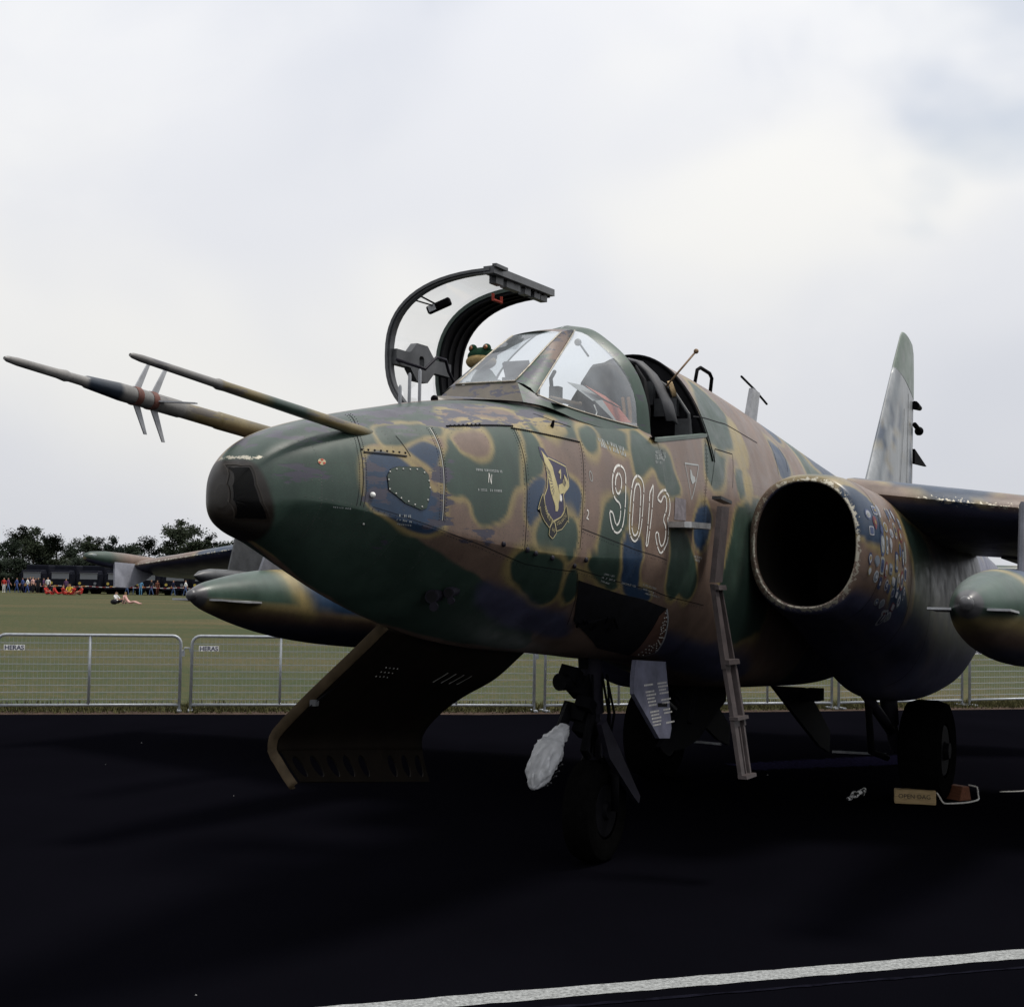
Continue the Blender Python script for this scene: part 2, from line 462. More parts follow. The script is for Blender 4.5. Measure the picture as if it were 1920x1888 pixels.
def grass_material():
    m = bpy.data.materials.new('mown dry grass'); m.use_nodes = True
    nt = m.node_tree; N = nt.nodes.new; L = nt.links.new; b = nt.nodes['Principled BSDF']
    tc = N('ShaderNodeTexCoord')
    def nz(s, d, sc=(1, 1, 1)):
        mp = N('ShaderNodeMapping'); mp.inputs['Scale'].default_value = sc; L(tc.outputs['Object'], mp.inputs[0])
        n = N('ShaderNodeTexNoise'); n.inputs['Scale'].default_value = s; n.inputs['Detail'].default_value = d; n.inputs['Roughness'].default_value = 0.6; L(mp.outputs[0], n.inputs[0]); return n.outputs[0]
    r = N('ShaderNodeValToRGB'); e = r.color_ramp.elements
    e[0].position = 0.40; e[0].color = (0.029, 0.044, 0.018, 1)
    e[1].position = 0.61; e[1].color = (0.088, 0.068, 0.033, 1)
    x = e.new(0.5); x.color = (0.048, 0.052, 0.022, 1)
    mx = N('ShaderNodeMix'); mx.data_type = 'FLOAT'; mx.inputs[0].default_value = 0.52
    L(nz(0.11, 7, (0.45, 1, 1)), mx.inputs[2]); L(nz(5.5, 9), mx.inputs[3]); L(mx.outputs[0], r.inputs[0])
    L(r.outputs[0], b.inputs['Base Color'])
    b.inputs['Roughness'].default_value = 1.0; b.inputs['Specular IOR Level'].default_value = 0.1
    bp = N('ShaderNodeBump'); bp.inputs['Strength'].default_value = 0.6; bp.inputs['Distance'].default_value = 0.06
    L(nz(14, 5), bp.inputs['Height']); L(bp.outputs[0], b.inputs['Normal'])
    return m
M['asphalt'] = asphalt_material()
M['grass'] = grass_material()
# edge of the apron, running behind the aircraft
EDGE = [(-60, 8.2), (-6.53, 19.0), (0.34, 20.4), (7.98, 22.9), (60, 40.0)]
def edge_y(x):
    return float(np.interp(x, [e[0] for e in EDGE], [e[1] for e in EDGE]))
fld = [(x, y) for x, y in EDGE] + [(4200, 900), (4200, 4500), (-4200, 4500), (-4200, 300)]
ground_sheet('ground', [(-4300, -60), (4300, -60), (4300, 4600), (-4300, 4600)], -0.012, M['grass'])
mb = MB()
xs = np.linspace(-60, 60, 160)
top = [(x, edge_y(x) + 0.10 * noise.noise(Vector((x * 1.7, 0, 0))) + 0.04 * noise.noise(Vector((x * 7, 3, 0))), 0.0) for x in xs]
for i in range(len(xs) - 1):
    mb.add([(xs[i], -40, 0), (xs[i+1], -40, 0), top[i+1], top[i]], [(0, 1, 2, 3)])
tag(mb.build('apron', M['asphalt']), kind='structure')
M['line_paint'] = mat('rough white road paint', (0.25, 0.26, 0.26), 0.9, 0, 0.2, 0.6, 55, 0.5, 120)
def strip(name, p0, p1, w0, w1, z, m, wob=0.006):
    p0, p1 = Vector((*p0, 0)), Vector((*p1, 0)); d = (p1 - p0); n = Vector((-d.y, d.x, 0)).normalized()
    mb = MB(); k = 160; A = []; B = []
    for i in range(k + 1):
        q = p0 + d * (i / k); w = w0 + (w1 - w0) * i / k
        A.append(q + n * (w / 2 + wob * random.uniform(-1, 1)) + Vector((0, 0, z)))
        B.append(q - n * (w / 2 + wob * random.uniform(-1, 1)) + Vector((0, 0, z)))
    mb.grid([A, B]); o = mb.build(name, m); tag(o, kind='structure'); return o
strip('painted_line', (-4.10, 4.92), (7.2, 9.04), 0.155, 0.155, 0.004, M['line_paint'])
M['joint'] = mat('bitumen joint', (0.0058, 0.0058, 0.0095), 0.8, 0, 0.0, 0.7, 9)
strip('sealed_joint', (-4.10, 4.74), (7.2, 8.77), 0.028, 0.028, 0.004, M['joint'], 0.008)
strip('pale_apron_band', (2.30, 14.75), (4.35, 15.75), 0.50, 0.75, 0.004, mat('pale violet apron', (0.011, 0.010, 0.024), 0.9, 0, 0.0, 0.8, 30), 0.08)  # faint violet band, slightly paler than the asphalt
# dry verge along the apron edge and mown grass blades near the barriers
M['verge'] = mat('dry earth verge', (0.048, 0.032, 0.024), 1.0, 0, 0.1, 0.5, 6, 0.6, 30)
mb = MB(); A = []; B = []
for i, x in enumerate(xs):
    A.append((x, top[i][1] - 0.02, -0.006)); B.append((x, top[i][1] + 0.55 + 0.25 * noise.noise(Vector((x * 2.3, 9, 0))), -0.006))
mb.grid([A, B]); tag(mb.build('verge', M['verge']), kind='structure')
M['blade'] = mat('grass blades', (0.070, 0.066, 0.029), 1.0, 0, 0.1, 0.4, 0.7)
rg = np.random.default_rng(3)
nbl = 42000
gx = (rg.random(nbl) * 2 - 1) * 12
gy = np.interp(gx, [e[0] for e in EDGE], [e[1] for e in EDGE]) + 1.6 * rg.random(nbl) ** 1.4
keep = gy > np.interp(gx, [e[0] for e in EDGE], [e[1] for e in EDGE]) + 0.15 + 0.5 * rg.random(nbl)
gx, gy = gx[keep], gy[keep]; nb_ = len(gx)
ang = rg.random(nb_) * math.pi; hgt = 0.015 + 0.085 * rg.random(nb_) ** 3; wd_ = 0.006 + 0.010 * rg.random(nb_)
lean = (rg.random((nb_, 2)) - 0.5) * 0.07
vv = np.zeros((nb_, 3, 3))
vv[:, 0] = np.stack([gx - np.cos(ang) * wd_, gy - np.sin(ang) * wd_, np.full(nb_, -0.012)], 1)
vv[:, 1] = np.stack([gx + np.cos(ang) * wd_, gy + np.sin(ang) * wd_, np.full(nb_, -0.012)], 1)
vv[:, 2] = np.stack([gx + lean[:, 0], gy + lean[:, 1], hgt], 1)
me = bpy.data.meshes.new('grass')
me.vertices.add(nb_ * 3); me.vertices.foreach_set('co', vv.reshape(-1))
me.loops.add(nb_ * 3); me.loops.foreach_set('vertex_index', np.arange(nb_ * 3))
me.polygons.add(nb_); me.polygons.foreach_set('loop_start', np.arange(nb_) * 3); me.polygons.foreach_set('loop_total', np.full(nb_, 3))
me.update(); me.validate()
me.materials.append(M['blade'])
tag(link(bpy.data.objects.new('grass', me)), 'short dry mown grass on the field behind the barriers', 'grass', kind='stuff')
# a few pale grit specks on the apron
mb = MB(); rr = random.Random(5)
for k in range(7):
    y = rr.uniform(6.2, 19); x = rr.uniform(-.36, .36) * y; s_ = rr.uniform(.003, .009)
    mb.box((x, y, .003), (s_ * 2, s_, s_ * .8), Euler((0, 0, rr.uniform(0, 3))).to_matrix(), taper=.5)
tag(mb.build('gravel', mat('pale grit', (.20, .20, .20), .9)), 'pale grit scattered over the black apron', 'gravel', kind='stuff')
# ------------------------------------------------------------------ the aircraft
NX, NY, YAW = -1.07, 6.34, R_(27)
jet = empty('attack_jet', (NX, NY, 0), math.pi / 2 - YAW)
tag(jet, 'camouflaged military jet numbered 9013 with its cockpit canopy swung open', 'jet')
def AP(a, p, z): return Vector((float(a), -float(p), float(z)))
C_BROWN = np.array((0.134, 0.091, 0.070)); C_GREEN = np.array((0.026, 0.047, 0.036)); C_BLUE = np.array((0.014, 0.032, 0.066))
C_TAN = np.array((0.225, 0.176, 0.076)); C_UNDER = np.array((0.050, 0.052, 0.092))
PAL = dict(brown=C_BROWN, green=C_GREEN, blue=C_BLUE, tan=C_TAN, under=C_UNDER)
CAMO = [
 ('green', 0.030, [(-0.27, -0.375), (-0.198, -0.444), (-0.012, -0.183), (0.427, -0.005), (0.556, 0.166), (0.339, 0.755), (0.319, 1.055), (0.298, 1.317), (0.422, 1.827), (0.469, 2.798), (0.086, 3.037), (-0.218, 2.905), (-0.275, 2.803)]),
 ('green', 0.000, [(-0.208, 2.043), (0.334, 1.584), (0.727, 1.764), (1.031, 1.925), (1.439, 2.05), (1.987, 2.436), (2.472, 3.059), (1.636, 2.992), (1.0, 3.099), (0.262, 3.086), (-0.187, 2.905)]),  # lower nose: shade put into the paint as dark green
 ('green', 0.000, [(-0.182, -0.205), (-0.006, -0.187), (0.283, -0.042), (0.98, -0.015), (1.321, 0.104), (2.059, 0.321), (2.25, 0.586), (2.121, 0.687), (1.527, 0.584), (0.985, 0.54), (0.443, 0.695), (-0.012, 0.855)]),
 ('brown', 0.035, [(1.083, 0.38), (1.357, 0.35), (1.63, 0.428), (1.713, 0.522), (1.362, 0.55), (1.078, 0.525)]),
 ('tan', 0.030, [(1.78, 0.456), (1.971, 0.512), (2.054, 0.606), (1.821, 0.606)]),
 ('green', 0.025, [(2.291, 0.575), (2.601, 0.623), (2.978, 0.72), (2.751, 0.786), (2.617, 0.731), (2.338, 0.686)]),
 ('blue', 0.030, [(0.381, 0.816), (0.531, 0.819), (0.613, 0.915), (0.711, 1.095), (0.799, 1.284), (0.778, 1.561), (0.68, 1.632), (0.5, 1.602), (0.329, 1.524), (0.324, 1.095)]),
 ('blue', 0.025, [(0.608, 0.607), (0.799, 0.685), (0.877, 0.793), (0.866, 0.988), (0.82, 0.954), (0.716, 0.828), (0.644, 0.765)]),
 ('green', 0.020, [(0.52, 0.49), (0.737, 0.499), (0.985, 0.54), (0.933, 0.602), (0.763, 0.594), (0.577, 0.7), (0.505, 0.713)]),
 ('green', 0.030, [(0.99, 0.552), (1.383, 0.557), (1.563, 0.591), (1.574, 0.704), (1.527, 0.864), (1.465, 1.006), (1.362, 1.01), (1.3, 1.142), (1.259, 1.284), (1.176, 1.392), (1.093, 1.424), (1.037, 1.351), (1.006, 1.21), (0.959, 1.157), (0.887, 1.183), (0.856, 1.113), (0.851, 0.941)]),
 ('brown', 0.022, [(1.0, 0.62), (1.264, 0.602), (1.274, 0.679), (1.238, 0.763), (1.145, 0.804), (1.073, 0.784), (1.011, 0.729)]),
 ('green', 0.030, [(1.589, 0.58), (1.687, 0.642), (1.667, 0.783), (1.594, 0.919), (1.496, 1.004), (1.465, 1.006)]),
 ('blue', 0.018, [(1.496, 1.021), (1.594, 0.955), (1.651, 0.962), (1.62, 1.073), (1.574, 1.162), (1.507, 1.351), (1.46, 1.283), (1.465, 1.148)]),
 ('blue', 0.018, [(1.827, 0.92), (1.914, 0.97), (1.992, 1.054), (1.961, 1.156), (1.935, 1.261), (1.873, 1.225), (1.842, 1.125), (1.78, 1.066)]),
 ('green', 0.028, [(1.553, 1.312), (1.656, 1.261), (1.899, 1.256), (1.956, 1.401), (1.93, 1.549), (1.894, 1.628), (1.785, 1.639), (1.594, 1.571), (1.532, 1.465)]),
 ('green', 0.035, [(1.393, 1.688), (1.434, 1.586), (1.62, 1.597), (1.827, 1.661), (1.899, 1.776), (1.951, 1.919), (1.997, 2.094), (1.878, 2.141), (1.62, 1.989), (1.465, 1.841)]),
 ('green', 0.025, [(2.018, 1.952), (1.956, 1.752), (1.997, 1.706), (2.188, 1.993), (2.173, 2.137)]),
 ('under', 0.000, [(1.274, 1.996), (1.424, 2.015), (1.77, 2.139), (2.157, 2.267), (2.317, 2.242), (2.627, 2.679), (2.167, 2.608), (1.512, 2.461)]),
 ('green', 0.025, [(2.24, 0.585), (2.364, 0.608), (2.333, 0.705), (2.219, 0.751), (2.152, 0.705)]),
 ('green', 0.030, [(2.87, 0.589), (2.978, 0.72), (3.107, 0.766), (3.267, 0.786), (3.293, 0.869), (3.334, 0.961), (3.402, 1.013), (3.236, 1.087), (3.04, 0.971), (2.989, 0.881), (2.916, 0.86), (2.782, 0.928), (2.689, 0.923), (2.689, 0.817), (2.735, 0.711)]),
 ('green', 0.030, [(4.042, 0.633), (4.816, 0.523), (4.749, 0.619), (4.481, 0.657), (4.31, 0.801), (4.187, 0.97), (4.001, 0.991), (3.882, 0.866)]),
 ('green', 0.030, [(4.522, 0.217), (4.775, 0.36), (4.878, 0.451), (4.801, 0.551), (4.749, 0.619), (4.187, 0.698), (4.011, 0.627), (4.233, 0.403)]),
 ('green', 0.020, [(4.625, 0.823), (4.791, 0.831), (4.775, 0.976), (4.682, 1.106), (4.584, 1.038), (4.558, 0.913)]),
 ('green', 0.028, [(2.245, 1.159), (2.369, 1.073), (2.472, 1.04), (2.57, 1.074), (2.539, 1.258), (2.544, 1.363), (2.462, 1.535), (2.498, 1.688), (2.612, 1.898), (2.359, 1.823), (2.157, 1.717), (2.111, 1.618), (2.193, 1.514), (2.224, 1.367)]),
 ('blue', 0.022, [(2.503, 1.382), (2.627, 1.421), (2.741, 1.431), (2.751, 1.571), (2.71, 1.673), (2.808, 1.889), (2.994, 1.93), (3.112, 2.052), (2.668, 1.918), (2.477, 1.6)]),
 ('green', 0.025, [(3.143, 1.339), (3.438, 1.38), (3.536, 1.537), (3.639, 1.731), (3.67, 1.924), (3.629, 2.007), (3.479, 1.914), (3.438, 1.956), (3.365, 2.026), (3.231, 1.9), (3.169, 1.669), (3.195, 1.496)]),
 ('blue', 0.025, [(3.634, 1.164), (3.882, 1.152), (3.918, 1.302), (3.727, 1.564), (3.588, 1.463), (3.567, 1.284)]),
 ('green', 0.035, [(4.481, 1.153), (4.713, 1.115), (5.297, 1.043), (5.348, 2.322), (4.904, 2.389), (4.693, 2.48), (4.378, 2.341), (4.073, 1.925), (4.233, 1.67), (4.362, 1.355)]),
 ('tan', 0.030, [(5.002, 0.436), (5.033, 0.58), (4.909, 0.749), (4.76, 0.767), (4.703, 0.635)]),
 ('tan', 0.030, [(4.796, 0.805), (4.987, 0.873), (4.832, 1.081), (4.765, 1.031)]),
 ('blue', 0.030, [(5.863, 0.461), (6.102, 0.455), (6.246, 0.546), (6.21, 0.691), (5.839, 0.759), (5.863, 0.595)]),
 ('under', 0.000, [(3.464, 2.413), (4.032, 2.478), (4.31, 2.513), (4.496, 2.5), (5.101, 2.561), (5.504, 2.761), (4.264, 2.961)]),
]
CHIPS = [
 [(-0.141, -0.2), (0.024, -0.007), (0.531, 0.082), (0.562, 0.407), (0.345, 0.581), (0.019, 0.634), (-0.177, 0.365)],
 [(-0.136, -0.349), (0.169, 0.006), (0.851, 0.166), (1.419, 0.212), (1.971, 0.378), (2.188, 0.584), (1.517, 0.598), (1.026, 0.544), (0.691, 0.595), (0.484, 0.574), (0.272, 0.409), (-0.032, 0.587), (-0.167, 0.454)],
 [(-0.13, 0.872), (-0.017, 0.919), (0.148, 1.091), (0.107, 1.251), (-0.084, 1.262), (-0.146, 1.058)],
 [(0.339, 0.827), (0.515, 0.995), (0.474, 1.438), (0.293, 1.492)],
 [(0.763, 0.801), (0.938, 0.835), (0.887, 1.183), (0.83, 1.576), (0.67, 1.593)],
 [(0.753, 1.41), (1.155, 1.432), (1.243, 1.633), (0.799, 1.651)],
 [(0.241, 1.906), (0.489, 1.817), (0.68, 1.967), (0.484, 2.062)],
]
DEC = {
 'WINDOW': [(-0.249, -0.009), (-0.249, 0.33), (-0.239, 0.544), (-0.223, 0.698), (-0.223, 1.23), (-0.203, 1.75), (-0.161, 2.131), (-0.203, 2.21), (-0.234, 2.345), (-0.254, 2.588), (-0.27, 1.891), (-0.27, 0.916)],
 'WINFRAME': [(-0.239, -0.192), (-0.239, 0.166), (-0.234, 0.475), (-0.213, 0.653), (-0.213, 1.22), (-0.187, 1.774), (-0.136, 2.192), (-0.187, 2.288), (-0.223, 2.465), (-0.249, 2.775), (-0.275, 2.182), (-0.275, 0.445)],
 'SEAMS': {'nose_ring': [(0.531, 0.157), (0.37, 0.583), (0.339, 0.795), (0.319, 1.027), (0.303, 1.302), (0.288, 1.512)], 'ring2': [(0.613, 0.619), (0.644, 0.839)], 'ring3': [(0.887, 0.543), (0.871, 0.719), (0.846, 0.941), (0.82, 1.195), (0.804, 1.455)], 'hinge': [(1.021, 0.536), (1.543, 0.569)], 'hinge2': [(1.527, 0.587), (2.116, 0.698)], 'ring4': [(1.537, 0.587), (1.517, 0.745), (1.486, 0.94), (1.45, 1.236), (1.429, 1.571)], 'ring5': [(2.131, 0.694), (2.069, 0.888), (2.013, 1.117), (1.971, 1.503)], 'belt': [(0.36, 1.493), (0.809, 1.56), (1.093, 1.606), (1.501, 1.701), (1.992, 1.709)], 'belt2': [(1.987, 1.68), (2.4, 1.766), (3.278, 1.968), (3.933, 2.099)], 'belt3': [(1.997, 1.331), (2.359, 1.426), (3.107, 1.621)], 'gunedge': [(2.033, 1.723), (2.204, 2), (2.405, 2.418)], 'top': [(1.873, 0.45), (2.002, 0.533), (2.131, 0.582)], 'ring6': [(4.037, 0.638), (3.928, 0.854), (3.82, 1.06), (3.732, 1.384)], 'spine': [(3.939, 0.523), (4.698, 0.492), (5.456, 0.525)], 'ringA': [(5.887, 0.445), (5.887, 0.548), (5.779, 0.739)], 'ringB': [(6.15, 0.46), (6.21, 0.549), (6.114, 0.676)], 'pan': [(4.192, 0.703), (4.063, 0.852), (3.964, 0.974)], 'pan2': [(4.192, 0.703), (4.605, 0.705), (4.424, 0.981)]},
 'HATCH': [(0.489, 0.996), (0.536, 0.962), (0.696, 0.944), (0.732, 1.011), (0.727, 1.196), (0.696, 1.362), (0.66, 1.398), (0.556, 1.361), (0.458, 1.239), (0.458, 1.076)],
 'HATCH_SCREW': [(0.525, 0.994), (0.567, 0.986), (0.613, 0.983), (0.66, 0.974), (0.706, 0.997), (0.727, 1.075), (0.727, 1.144), (0.706, 1.276), (0.665, 1.364), (0.618, 1.359), (0.577, 1.337), (0.531, 1.316), (0.5, 1.273), (0.463, 1.232), (0.463, 1.123), (0.479, 1.03)],
 'TREFOIL': [(0.097, 0.935), (0.071, 0.928), (0.107, 0.859), (0.123, 0.941), (0.092, 1.005)],
 'WHITE_DOT': [(0.355, 1.34), (0.339, 1.348), (0.36, 1.296)],
 'SILVER_DOT': [(0.339, 1.747)],
 'RIVET_ROWS': [[(0.35, 0.777), (0.618, 0.804)], [(1.052, 0.529), (1.279, 0.539)], [(1.568, 1.645), (1.574, 1.698)], [(3.107, -0.229), (2.338, 0.562), (2.927, 0.657)], [(2.173, 0.284), (2.359, 0.599), (2.932, 0.687)]],
 'KNOBS': [(1.253, 1.558), (1.45, 1.571), (1.532, 1.59), (1.698, 1.607), (1.951, 1.655), (2.044, 1.596)],
 'EMB': {'shield': [(1.677, 0.729), (1.718, 0.744), (1.734, 0.797), (1.889, 0.855), (1.899, 0.945), (1.878, 1.011), (1.842, 1.054), (1.821, 1.106), (1.821, 1.169), (1.801, 1.24), (1.734, 1.271), (1.698, 1.3), (1.661, 1.277), (1.625, 1.224), (1.61, 1.152), (1.62, 1.092), (1.656, 1.028), (1.672, 0.95), (1.682, 0.852), (1.667, 0.795)], 'border': [(1.729, 0.81), (1.883, 0.869), (1.883, 0.906), (1.883, 0.961), (1.878, 1.011), (1.811, 1.069), (1.811, 1.134), (1.806, 1.2), (1.77, 1.251), (1.692, 1.292), (1.641, 1.238), (1.62, 1.172), (1.62, 1.098), (1.661, 1.028), (1.682, 0.944), (1.692, 0.875)], 'wingL': [(1.687, 0.757), (1.703, 0.785), (1.723, 0.814), (1.734, 0.836), (1.749, 0.876), (1.749, 0.93), (1.76, 0.992), (1.77, 1.054), (1.775, 1.079), (1.77, 1.111), (1.754, 1.139), (1.749, 1.183), (1.739, 1.206), (1.718, 1.208), (1.718, 1.164), (1.703, 1.117), (1.687, 1.055), (1.687, 1.003), (1.682, 0.934), (1.682, 0.88), (1.682, 0.852), (1.687, 0.807)], 'wingR': [(1.847, 0.923), (1.863, 0.947), (1.873, 0.967), (1.883, 0.999), (1.858, 1.035), (1.806, 1.063), (1.775, 1.072), (1.77, 1.031), (1.775, 1.002), (1.816, 0.988), (1.852, 0.969)], 'head': [(1.775, 1.066), (1.791, 1.083), (1.791, 1.109), (1.78, 1.13), (1.77, 1.118), (1.77, 1.092)], 'ribL': [(1.61, 1.08), (1.615, 1.124), (1.62, 1.172), (1.641, 1.23), (1.687, 1.284), (1.651, 1.351), (1.605, 1.299), (1.574, 1.236), (1.574, 1.183), (1.548, 1.215), (1.568, 1.155), (1.594, 1.1)], 'ribR': [(1.703, 1.291), (1.77, 1.251), (1.801, 1.216), (1.816, 1.169), (1.832, 1.153), (1.837, 1.205), (1.847, 1.296), (1.837, 1.27), (1.811, 1.308), (1.775, 1.35), (1.718, 1.375)], 'tail': [(1.682, 1.302), (1.708, 1.3), (1.723, 1.386), (1.682, 1.445), (1.646, 1.413), (1.656, 1.35)]},
 'ONE': [(1.796, 0.917), (1.821, 0.891), (1.801, 0.957)],
 'TXT1': [(1.594, 1.167), (1.61, 1.241), (1.656, 1.304)],
 'TXT2': [(1.723, 1.326), (1.785, 1.293), (1.827, 1.237)],
 'TXT3': [(1.672, 1.369), (1.703, 1.387)],
 'NUMS': {'9': [[(2.312, 1.184), (2.322, 1.261), (2.348, 1.331), (2.395, 1.364), (2.441, 1.347), (2.477, 1.296), (2.498, 1.206), (2.519, 1.098), (2.534, 0.996), (2.555, 0.922), (2.544, 0.875), (2.488, 0.854), (2.431, 0.876), (2.379, 0.942), (2.364, 1.009), (2.369, 1.061), (2.4, 1.102), (2.451, 1.125), (2.451, 1.194), (2.436, 1.259), (2.4, 1.304), (2.374, 1.265), (2.353, 1.187), (2.312, 1.184)], [(2.467, 0.909), (2.431, 0.929), (2.405, 0.98), (2.405, 1.034), (2.431, 1.061), (2.462, 1.035), (2.488, 0.984), (2.493, 0.93), (2.467, 0.909)]], '0': [[(2.71, 0.927), (2.658, 0.943), (2.617, 0.996), (2.581, 1.099), (2.565, 1.208), (2.555, 1.311), (2.575, 1.391), (2.632, 1.441), (2.689, 1.397), (2.725, 1.304), (2.741, 1.207), (2.761, 1.088), (2.782, 1.01), (2.761, 0.951), (2.71, 0.927)], [(2.699, 0.979), (2.658, 0.998), (2.627, 1.075), (2.606, 1.204), (2.591, 1.307), (2.612, 1.372), (2.643, 1.385), (2.679, 1.35), (2.699, 1.261), (2.71, 1.151), (2.73, 1.048), (2.725, 0.998), (2.699, 0.979)]], '1': [[(2.916, 0.996), (2.854, 1.055), (2.792, 1.479), (2.818, 1.477), (2.87, 1.231), (2.916, 0.996)]], '3': [[(2.963, 1.099), (2.999, 1.058), (3.076, 1.031), (3.169, 1.057), (3.18, 1.132), (3.159, 1.21), (3.112, 1.266), (3.133, 1.339), (3.118, 1.448), (3.076, 1.51), (3.014, 1.572), (2.968, 1.512), (2.932, 1.413), (2.932, 1.372), (2.978, 1.368), (2.983, 1.435), (3.019, 1.511), (3.066, 1.463), (3.087, 1.383), (3.081, 1.313), (3.045, 1.274), (3.056, 1.238), (3.087, 1.206), (3.102, 1.142), (3.092, 1.086), (3.061, 1.074), (3.03, 1.109), (3.014, 1.132), (2.963, 1.099)]]},
 'STENCIL': [['N', [(1.155, 1.017), (1.186, 1.034)], 20], ['BLOKY KOP. "METRO", POTM. BOD', [(1.088, 0.927), (1.29, 0.936)], 6], ['KONTROLNI DEFLEKTOMETR', [(1.078, 1.099), (1.259, 1.092)], 6], ['2', [(2.033, 1.244), (2.069, 1.258)], 18], ['FOD A-82017', [(0.143, 1.627), (0.236, 1.598)], 6], ['vypinac', [(0.52, 1.536), (0.593, 1.513)], 9], ['HAVCE EL.SITE', [(0.505, 1.587), (0.598, 1.571)], 5], ['PRED LETEM', [(0.52, 1.632), (0.603, 1.608)], 5], ['ramenko F.', [(2.348, 0.736), (2.606, 0.804)], 20], ['NEODKLOPIT', [(3.035, 0.792), (3.211, 0.785)], 5], ['KABINU PRED', [(3.019, 0.815), (3.2, 0.804)], 5], ['VYPNUTIM', [(3.009, 0.834), (3.174, 0.823)], 5], ['SIGNAL', [(2.999, 0.855), (3.071, 0.86)], 5], ['POZOR', [(2.328, 1.731), (2.457, 1.753)], 5], ['PRI OTEVRENI', [(2.322, 1.765), (2.498, 1.797)], 5], ['DVIREK', [(2.338, 1.802), (2.451, 1.831)], 5], ['POZOR ODKLOPENI', [(2.591, 1.816), (2.787, 1.864)], 5], ['TLAKOVANI', [(2.865, 1.851), (3.076, 1.907)], 5], ['PRED LETEM', [(2.896, 1.897), (3.087, 1.955)], 5], ['OTEVRIT JEN', [(2.937, 1.947), (3.174, 1.991)], 5], ['KONTROLA', [(3.577, 1.603), (3.717, 1.633)], 6], ['SITE', [(3.593, 1.635), (3.68, 1.658)], 6]],
 'TRI': [(3.526, 0.82), (3.779, 0.828), (3.562, 1.087)],
 'RING': [(2.136, 0.932), (2.111, 0.928), (2.142, 0.903)],
 'RECESS': [(3.273, 1.07), (3.458, 1.085), (3.433, 1.26), (3.231, 1.254)],
 'GUNBAY': [(2.09, 1.795), (3.376, 2.103), (3.474, 2.23), (3.701, 2.506), (3.835, 2.725), (3.737, 2.848), (3.04, 2.734), (2.426, 2.346)],
 'WELLPLATE': [(3.371, 2.108), (3.489, 2.226), (3.675, 2.469), (3.82, 2.692), (3.779, 2.822), (3.603, 2.815), (3.422, 2.443), (3.34, 2.193)],
 'LADDERTOP': [(3.933, 1.081), (4.181, 1.102), (4.011, 1.129), (3.908, 1.856)],
 'MUZZLE': [(1.021, 2.376), (1.104, 2.231)],
 'CUT': [(2.343, 2.359)],
}

def poly_sd(q, poly):
    """signed distance, positive inside"""
    P = np.asarray(poly, float); n = len(P)
    d2 = np.full(len(q), 1e9); ins = np.zeros(len(q), bool)
    for i in range(n):
        a, b = P[i], P[(i + 1) % n]; e = b - a; w = q - a
        t = np.clip((w @ e) / (e @ e + 1e-12), 0, 1)
        r = w - t[:, None] * e
        d2 = np.minimum(d2, (r * r).sum(1))
        c = (a[1] > q[:, 1]) != (b[1] > q[:, 1])
        xi = a[0] + (q[:, 1] - a[1]) * (b[0] - a[0]) / (b[1] - a[1] + 1e-12)
        ins ^= c & (q[:, 0] < xi)
    d = np.sqrt(d2)
    return np.where(ins, d, -d)
def sstep(a, b, x):
    t = np.clip((x - a) / (b - a), 0, 1); return t * t * (3 - 2 * t)
def vnoise(q, sc, off=0.0):
    return np.array([noise.noise(Vector((float(v[0]) * sc + off, float(v[1]) * sc - off, float(v[2]) * sc + 2.7 * off))) for v in q])
def blob(col, d, c, halo, soft=0.012):
    """airbrushed patch with a tan edge; d = signed distance"""
    if np.max(halo) > 0:
        k = np.clip((d + halo * 1.7) / (halo * 1.35), 0, 1)
        k = (k * k * (3 - 2 * k))[:, None] * .9
        col[:] = col * (1 - k) + C_TAN * k
    k = sstep(-soft, soft, d)[:, None]
    col[:] = col * (1 - k) + c * k
def generic_camo(q, nrm_z=None, seed=0.0, sc=1.0, base='brown'):
    q = np.asarray(q, float); n = len(q)
    col = np.tile(PAL[base], (n, 1))
    # noise on a coarse lattice is smooth: sample directly
    n1 = vnoise(q * np.array((1.0, 0.8, 1.0)), 1.25 * sc, 3.1 + seed); n2 = vnoise(q, 1.5 * sc, 9.7 + seed)
    blob(col, (n1 - 0.06) * 0.5, C_GREEN, 0.035)
    blob(col, (n2 - 0.27) * 0.5, C_BLUE, 0.030)
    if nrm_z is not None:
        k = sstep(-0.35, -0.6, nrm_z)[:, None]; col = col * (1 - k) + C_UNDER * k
    return col
def set_paint(o, col, chip=None, bare=None):
    me = o.data; n = len(me.vertices)
    at = me.attributes.new('paint', 'FLOAT_COLOR', 'POINT')
    at.data.foreach_set('color', np.concatenate([np.clip(col, 0, 1), np.ones((n, 1))], 1).astype(np.float32).reshape(-1))
    for nm, v in (('chip', chip), ('bare', bare)):
        if v is not None:
            b = me.attributes.new(nm, 'FLOAT', 'POINT'); b.data.foreach_set('value', np.asarray(v, np.float32))
def coords(o):
    me = o.data; n = len(me.vertices); v = np.empty(n * 3, np.float32); me.vertices.foreach_get('co', v)
    v = v.reshape(-1, 3).astype(float); v[:, 1] *= -1
    nn = np.empty(n * 3, np.float32); me.vertices.foreach_get('normal', nn); nn = nn.reshape(-1, 3)
    return v, nn
def painted(mb, name, parent, seed=0.0, sc=1.0, bare=None, angle=35, base='brown', chip=None, fn=None, under=True):
    o = mb.build(name, M['camo'], parent, smooth=True, angle=angle)
    q, nn = coords(o)
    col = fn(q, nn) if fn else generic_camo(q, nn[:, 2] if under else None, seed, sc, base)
    set_paint(o, col, chip(q, nn) if chip else None, bare(q, nn) if bare else None)
    return o

